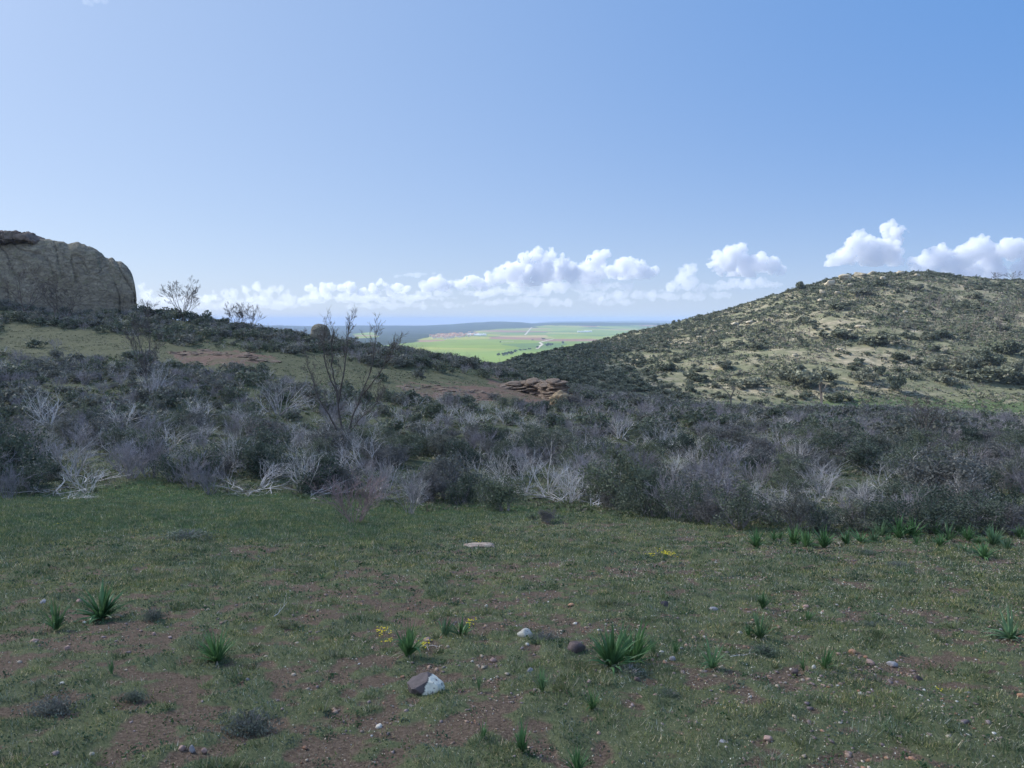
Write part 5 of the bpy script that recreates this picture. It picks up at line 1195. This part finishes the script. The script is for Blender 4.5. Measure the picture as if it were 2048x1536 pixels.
FP = [Proto('field_tree', [('crown', mesh('crown', *bush_geo(870 + i, 600, .13), M['leaf_far'])), ('trunk', mesh('trunk', *tubes([((0, 0, -.1), (0.02, 0, .3), .05, .04), ((.02, 0, .3), (-.05, .05, .55), .04, .02), ((.02, 0, .3), (.12, -.04, .5), .03, .02)], 6), M['bark']))]) for i in range(3)]
for i, (u, v, hp, wp) in enumerate([(1086, 678.5, 3, 7), (1065, 681, 2.2, 3), (1001, 685, 2.5, 4), (1094, 692, 5, 8), (1101, 691.5, 6, 9), (1125, 687, 5, 5), (1075, 696.5, 5, 4), (1031, 705, 6, 6), (998, 711, 5, 8), (1007, 711, 6, 8), (1015, 710, 7, 9), (1024, 709, 7, 9), (1050, 700, 2.5, 7), (1060, 699, 3, 6), (1040, 701, 3, 7)]):
    x, y, z = plain_at(u, v); s_ = y / F; o = FP[i % 3].place((x, y, z), R.uniform(0, 6), (wp * s_ / 1.1, wp * s_ / 1.1, hp * s_ / .9)); later(o, 'dark round field tree', (x, y, z), 'tree', 'trees on the plain')

# ------------------------------------------------------------------ clouds
def cloud_mat(name, dens):
    m = bpy.data.materials.new(name); m.use_nodes = True; nt = m.node_tree; nt.nodes.clear()
    v = nt.nodes.new('ShaderNodeVolumePrincipled'); v.inputs['Color'].default_value = (.86, .88, .92, 1); v.inputs['Density'].default_value = dens; v.inputs['Anisotropy'].default_value = .25
    nt.links.new(v.outputs[0], nt.nodes.new('ShaderNodeOutputMaterial').inputs['Volume']); return m
CLM = {'thick': cloud_mat('cumulus', .0045), 'soft': cloud_mat('soft_cumulus', .0016), 'faint': cloud_mat('faint_cloud', .0011)}
def cloud(label, Y, base, puffs, kind='thick', seed=0, vox=34, depth=1.0, flat=True, disp=1.0, sub=9, sx=1.0):
    """puffs: (u, v, radius) in photograph pixels at depth Y; base: pixel row of the flat bottom"""
    r = np.random.default_rng(seed); s = Y / F; S = []
    zb = Y * tz(base)
    for u, v, q in puffs:
        d = ray(u, v); c = np.array([Y * d[0] / d[1], Y + r.normal() * q * s * .5 * depth, Y * d[2] / d[1]]); R0 = q * s
        S.append((c, R0))
        for k in range(sub):
            n = r.normal(size=3); n /= np.linalg.norm(n); n[2] = abs(n[2]) * .9 + .05 if r.random() < .8 else n[2]
            r1 = R0 * r.uniform(.28, .52); c1 = c + n * R0 * r.uniform(.75, 1.02); S.append((c1, r1))
            for j in range(3):
                n2 = n + r.normal(size=3) * .8; n2 /= np.linalg.norm(n2); S.append((c1 + n2 * r1 * .9, r1 * r.uniform(.3, .5)))
    Vs, Fs, off = [], [], 0; V0, F0 = ICO1 if False else (_i2[0], _i2[1])
    if flat: S = [(c, q) for c, q in S if c[2] > zb + .15 * q]
    for c, q in S:
        Vs.append(V0 * q * np.array([sx, depth, 1]) + c); Fs.append(F0 + off); off += len(V0)
    me = mesh('cloud_raw', np.concatenate(Vs), np.concatenate(Fs), CLM[kind])
    o = bpy.data.objects.new('cloud_raw', me); COL.objects.link(o)
    md = o.modifiers.new('r', 'REMESH'); md.mode = 'VOXEL'; md.voxel_size = vox
    bpy.context.view_layer.update()
    m2 = bpy.data.meshes.new_from_object(o.evaluated_get(bpy.context.evaluated_depsgraph_get()))
    COL.objects.unlink(o); bpy.data.objects.remove(o)
    n = len(m2.vertices); V = np.empty(n * 3, np.float32); m2.vertices.foreach_get('co', V); V = V.reshape(-1, 3).astype(float)
    N = np.empty(n * 3, np.float32); m2.vertices.foreach_get('normal', N); N = N.reshape(-1, 3)
    q = 1 / 340.0
    d = fbm(V[:, 0] * q, V[:, 1] * q, V[:, 2] * q, seed=seed, octs=4, gain=.55)
    bil = 1 - np.abs(fbm(V[:, 0] * q * 1.6, V[:, 1] * q * 1.6, V[:, 2] * q * 1.6, seed=seed + 9, octs=3))
    V = V + N * ((d * 130 + (bil - .6) * 75) * disp * (Y / 28000))[:, None]
    if flat:
        lim = zb + 25 * fbm(V[:, 0] * q * .5, V[:, 1] * q * .5, seed=seed + 3, octs=3); below = V[:, 2] < lim; V[:, 2] = np.where(below, lim + (V[:, 2] - lim) * .06, V[:, 2])
    c = V.mean(0); m2.vertices.foreach_set('co', (V - c).astype(np.float32).ravel()); m2.update(); m2.name = 'cloud'
    m2.materials.clear(); m2.materials.append(CLM[kind])
    return tag(obj('cloud', m2, loc=c), label, 'cloud', 'cumulus clouds above the horizon')
_i2 = ico(2)
CY = 28500
cloud('tall double-towered white cloud above the rocky hilltop', CY, 533, [(1668, 524, 14), (1690, 512, 20), (1708, 490, 20), (1716, 474, 12), (1735, 505, 24), (1752, 492, 14), (1770, 505, 22), (1783, 478, 16), (1786, 458, 16), (1800, 462, 10), (1792, 518, 18), (1748, 522, 18), (1815, 464, 4)], seed=1)
cloud('white cloud with one pointed tower, hovering left of the double-towered one', CY, 553, [(1432, 520, 14), (1450, 524, 20), (1470, 508, 16), (1482, 494, 10), (1490, 528, 22), (1515, 528, 16), (1530, 524, 15), (1548, 532, 14), (1560, 541, 8), (1500, 545, 14), (1440, 542, 12), (1465, 545, 12)], seed=2)
cloud('long white cloud bank behind the hill at the right', CY, 560, [(1858, 520, 14), (1880, 515, 22), (1905, 520, 22), (1930, 510, 22), (1958, 498, 20), (1962, 484, 9), (1985, 515, 24), (2010, 500, 18), (2035, 500, 20), (2060, 500, 22), (1850, 545, 20), (1890, 545, 22), (1940, 545, 24), (1990, 545, 24), (2040, 540, 24), (1825, 530, 12)], seed=3)
cloud('largest middle cloud mass, its lumpy top stepping up to the right', CY, 573, [(1052, 520, 12), (1072, 516, 16), (1096, 515, 14), (1105, 508, 9), (1000, 552, 16), (1022, 548, 18), (985, 560, 12), (1040, 555, 18), (1065, 552, 22), (1090, 545, 22), (1120, 540, 20), (1130, 524, 12), (1145, 545, 20), (1165, 545, 18), (1185, 530, 14), (1200, 520, 14), (1212, 512, 9), (1175, 555, 18), (1195, 545, 18), (1040, 538, 14)], seed=4)
cloud('white cloud at the right end of the middle cloud mass', CY + 600, 559, [(1228, 542, 13), (1245, 535, 16), (1262, 530, 14), (1275, 536, 16), (1290, 546, 12), (1308, 549, 9), (1255, 548, 14), (1285, 552, 9)], seed=5)
cloud('round-topped cloud with a shaded face, left of the middle cloud mass', CY, 584, [(848, 573, 9), (862, 566, 11), (876, 566, 12), (886, 574, 9), (866, 576, 10)], seed=6)
cloud('low lumpy cloud between the round-topped one and the middle mass', CY, 583, [(900, 572, 9), (915, 569, 9), (930, 564, 10), (945, 566, 10), (958, 572, 9), (972, 576, 8)], seed=7)
cloud('lumpy cloud above the tall many-stemmed bare tree', CY, 592, [(628, 577, 9), (645, 574, 9), (665, 577, 8), (685, 576, 7), (700, 575, 8), (725, 583, 8), (745, 580, 8), (762, 568, 7), (775, 576, 9), (795, 576, 9), (810, 583, 6), (755, 585, 8), (780, 586, 8)], seed=8)
cloud('thin flat wisp of cloud above the gap between two clouds', CY, 556, [(795, 553, 3.2), (808, 551, 3.5), (822, 550, 4), (835, 548, 4), (850, 548, 3), (868, 547, 2.6), (885, 546, 2.4)], 'soft', sx=2.2, seed=9, vox=26, sub=5, disp=.5)
cloud('low whitish cloud above the twin bare trees', CY, 604, [(430, 592, 9), (448, 588, 9), (470, 590, 8), (492, 582, 9), (515, 580, 10), (540, 583, 9), (560, 584, 8), (575, 588, 6), (530, 592, 9), (500, 595, 9), (410, 598, 8)], 'soft', seed=10)
cloud('tall faint cloud pillar between the middle mass and the pointed cloud', CY + 900, 584, [(1372, 545, 14), (1382, 540, 12), (1365, 560, 12), (1355, 572, 10), (1380, 565, 14), (1340, 578, 7), (1320, 580, 6)], 'soft', seed=11)
cloud('faint low cloud lying along the base of the pointed cloud', CY + 900, 584, [(1410, 574, 8), (1440, 571, 9), (1470, 570, 9), (1500, 568, 9), (1530, 566, 9), (1545, 570, 7), (1395, 578, 6)], 'soft', sx=2.6, seed=12, sub=6)
cloud('grey-based cloud shelf under the middle cloud mass', CY + 400, 592, [(990, 583, 8), (1020, 581, 9), (1050, 580, 9), (1080, 577, 9), (1110, 575, 9), (1140, 572, 9), (1170, 572, 9), (1200, 572, 9), (1230, 570, 8), (1075, 585, 9), (1240, 575, 7), (960, 588, 6)], 'soft', sx=3.2, seed=13, sub=6)
cloud('pale cloud rising just right of the big rock', CY + 500, 606, [(282, 575, 10), (290, 590, 11), (305, 596, 9), (330, 600, 7), (284, 570, 7)], 'soft', seed=14)
cloud('low streaky cloud beneath the lumpy one over the tall bare tree', CY + 1200, 607, [(620, 598, 7), (650, 597, 7), (680, 600, 7), (715, 597, 7), (750, 599, 6), (785, 596, 6), (820, 598, 6), (860, 597, 5), (900, 596, 5)], 'soft', sx=3.6, seed=15, sub=5, vox=28)
cloud('faint low cloud strip close above the far hills', CY + 1500, 620, [(700, 612, 5), (740, 611, 6), (790, 612, 5), (840, 610, 5), (900, 610, 5), (960, 606, 5), (1010, 604, 6), (1060, 602, 6), (1110, 605, 5), (1180, 602, 5), (1240, 606, 5)], 'faint', sx=7, seed=16, sub=5, vox=28)
cloud('faint low cloud strip left of the bare treetops', CY + 1500, 622, [(420, 612, 6), (455, 610, 6), (500, 612, 6), (545, 611, 6), (590, 611, 6)], 'faint', sx=5, seed=17, sub=5, vox=28)
cloud('tiny wisp of cloud at the top edge of the sky', 9000, 8, [(172, 2, 5), (190, -4, 8), (206, 0, 6), (180, 6, 3)], 'faint', seed=18, vox=14, sub=6, flat=False, disp=.5)
cloud('soft low cloud bank left of the middle cloud mass, under the round-topped cloud', CY + 800, 600, [(640, 590, 7), (690, 592, 7), (740, 588, 8), (790, 590, 7), (840, 589, 7), (890, 587, 8), (935, 588, 7), (975, 590, 6)], 'soft', sx=3.0, seed=19, sub=6, vox=28)
cloud('pale low cloud bank under the left end of the cumulus row', CY + 1000, 612, [(330, 600, 9), (375, 602, 8), (420, 600, 9), (470, 602, 8), (520, 600, 9), (570, 602, 8), (615, 604, 7)], 'faint', sx=3.4, seed=20, sub=6, vox=28)
cloud('pale low cloud bank between the middle mass and the hill', CY + 1000, 606, [(1180, 592, 9), (1230, 594, 9), (1285, 590, 9), (1335, 592, 9), (1390, 592, 8), (1440, 590, 8)], 'faint', sx=3.0, seed=21, sub=6, vox=28)
# unseen cloud sheet added up-sun, outlined to cast shade over the foreground
m, t = mat('added_shade_cloud'); 
b_ = t.n('ShaderNodeBsdfDiffuse', ins={'Color': (.9, .9, .9)}); tr_ = t.n('ShaderNodeBsdfTranslucent', ins={'Color': (.9, .9, .9)}); tp_ = t.n('ShaderNodeBsdfTransparent')
m1_ = t.n('ShaderNodeMixShader', ins={0: .5, 1: b_.outputs[0], 2: tr_.outputs[0]}); m2_ = t.n('ShaderNodeMixShader', ins={0: .57, 1: m1_.outputs[0], 2: tp_.outputs[0]})
t.t.links.new(m2_.outputs[0], t.n('ShaderNodeOutputMaterial').inputs['Surface'])
ALT = 850.0
poly = [(-330, -130), (60, -140), (200, -60), (205, 40), (165, 92), (130, 112), (30, 135), (18, 200), (32, 300), (45, 400), (30, 500), (-60, 500), (-110, 300), (-130, 200), (-330, 190)]
n_ = 90; gx = np.linspace(-360, 260, 130); gy = np.linspace(-190, 560, 150); GX, GY = np.meshgrid(gx, gy)
wob = 16 * fbm(GX * .02, GY * .02, seed=201, octs=4)
ins = inpoly(GX + wob, GY + 14 * fbm(GX * .02 + 9, GY * .02, seed=207, octs=4), poly)
off = SUN * (ALT / SUN.z); cells = ins[:-1, :-1] & ins[1:, :-1] & ins[:-1, 1:] & ins[1:, 1:]
edge = np.minimum.reduce([inpoly(GX + dx, GY + dy, poly) * 1.0 for dx, dy in ((30, 0), (-30, 0), (0, 30), (0, -30))])
hb = 6 + 12 * edge * (1 + .5 * fbm(GX * .02, GY * .02, seed=211, octs=4))
top = np.stack([GX + off.x, GY + off.y, ALT + hb], 2).reshape(-1, 3); bot = np.stack([GX + off.x, GY + off.y, ALT - 6 * edge * (1 + fbm(GX * .03, GY * .03, seed=215))], 2).reshape(-1, 3)
nc_ = len(gx); ci, cj = np.nonzero(cells); q = ci * nc_ + cj; f_t = np.stack([q, q + 1, q + nc_ + 1, q + nc_], 1); f_b = f_t[:, ::-1] + len(top); sides = []
for di, dj, a_, b_ in ((-1, 0, 0, 1), (1, 0, nc_ + 1, nc_), (0, -1, nc_, 0), (0, 1, 1, nc_ + 1)):
    ni, nj = ci + di, cj + dj; out_ = (ni < 0) | (nj < 0) | (ni >= cells.shape[0]) | (nj >= cells.shape[1]); k = out_ | ~cells[np.clip(ni, 0, cells.shape[0] - 1), np.clip(nj, 0, cells.shape[1] - 1)]
    qa, qb = q[k] + a_, q[k] + b_; sides.append(np.stack([qb, qa, qa + len(top), qb + len(top)], 1))
Fall = np.concatenate([f_t, f_b] + sides); VV = np.concatenate([top, bot]); us, inv = np.unique(Fall, return_inverse=True)
tag(obj('cloud', mesh('cloud', VV[us], inv.reshape(-1, 4), m, smooth=True)), 'added unseen cloud sheet that shades the turf and thicket', 'cloud')

settle()
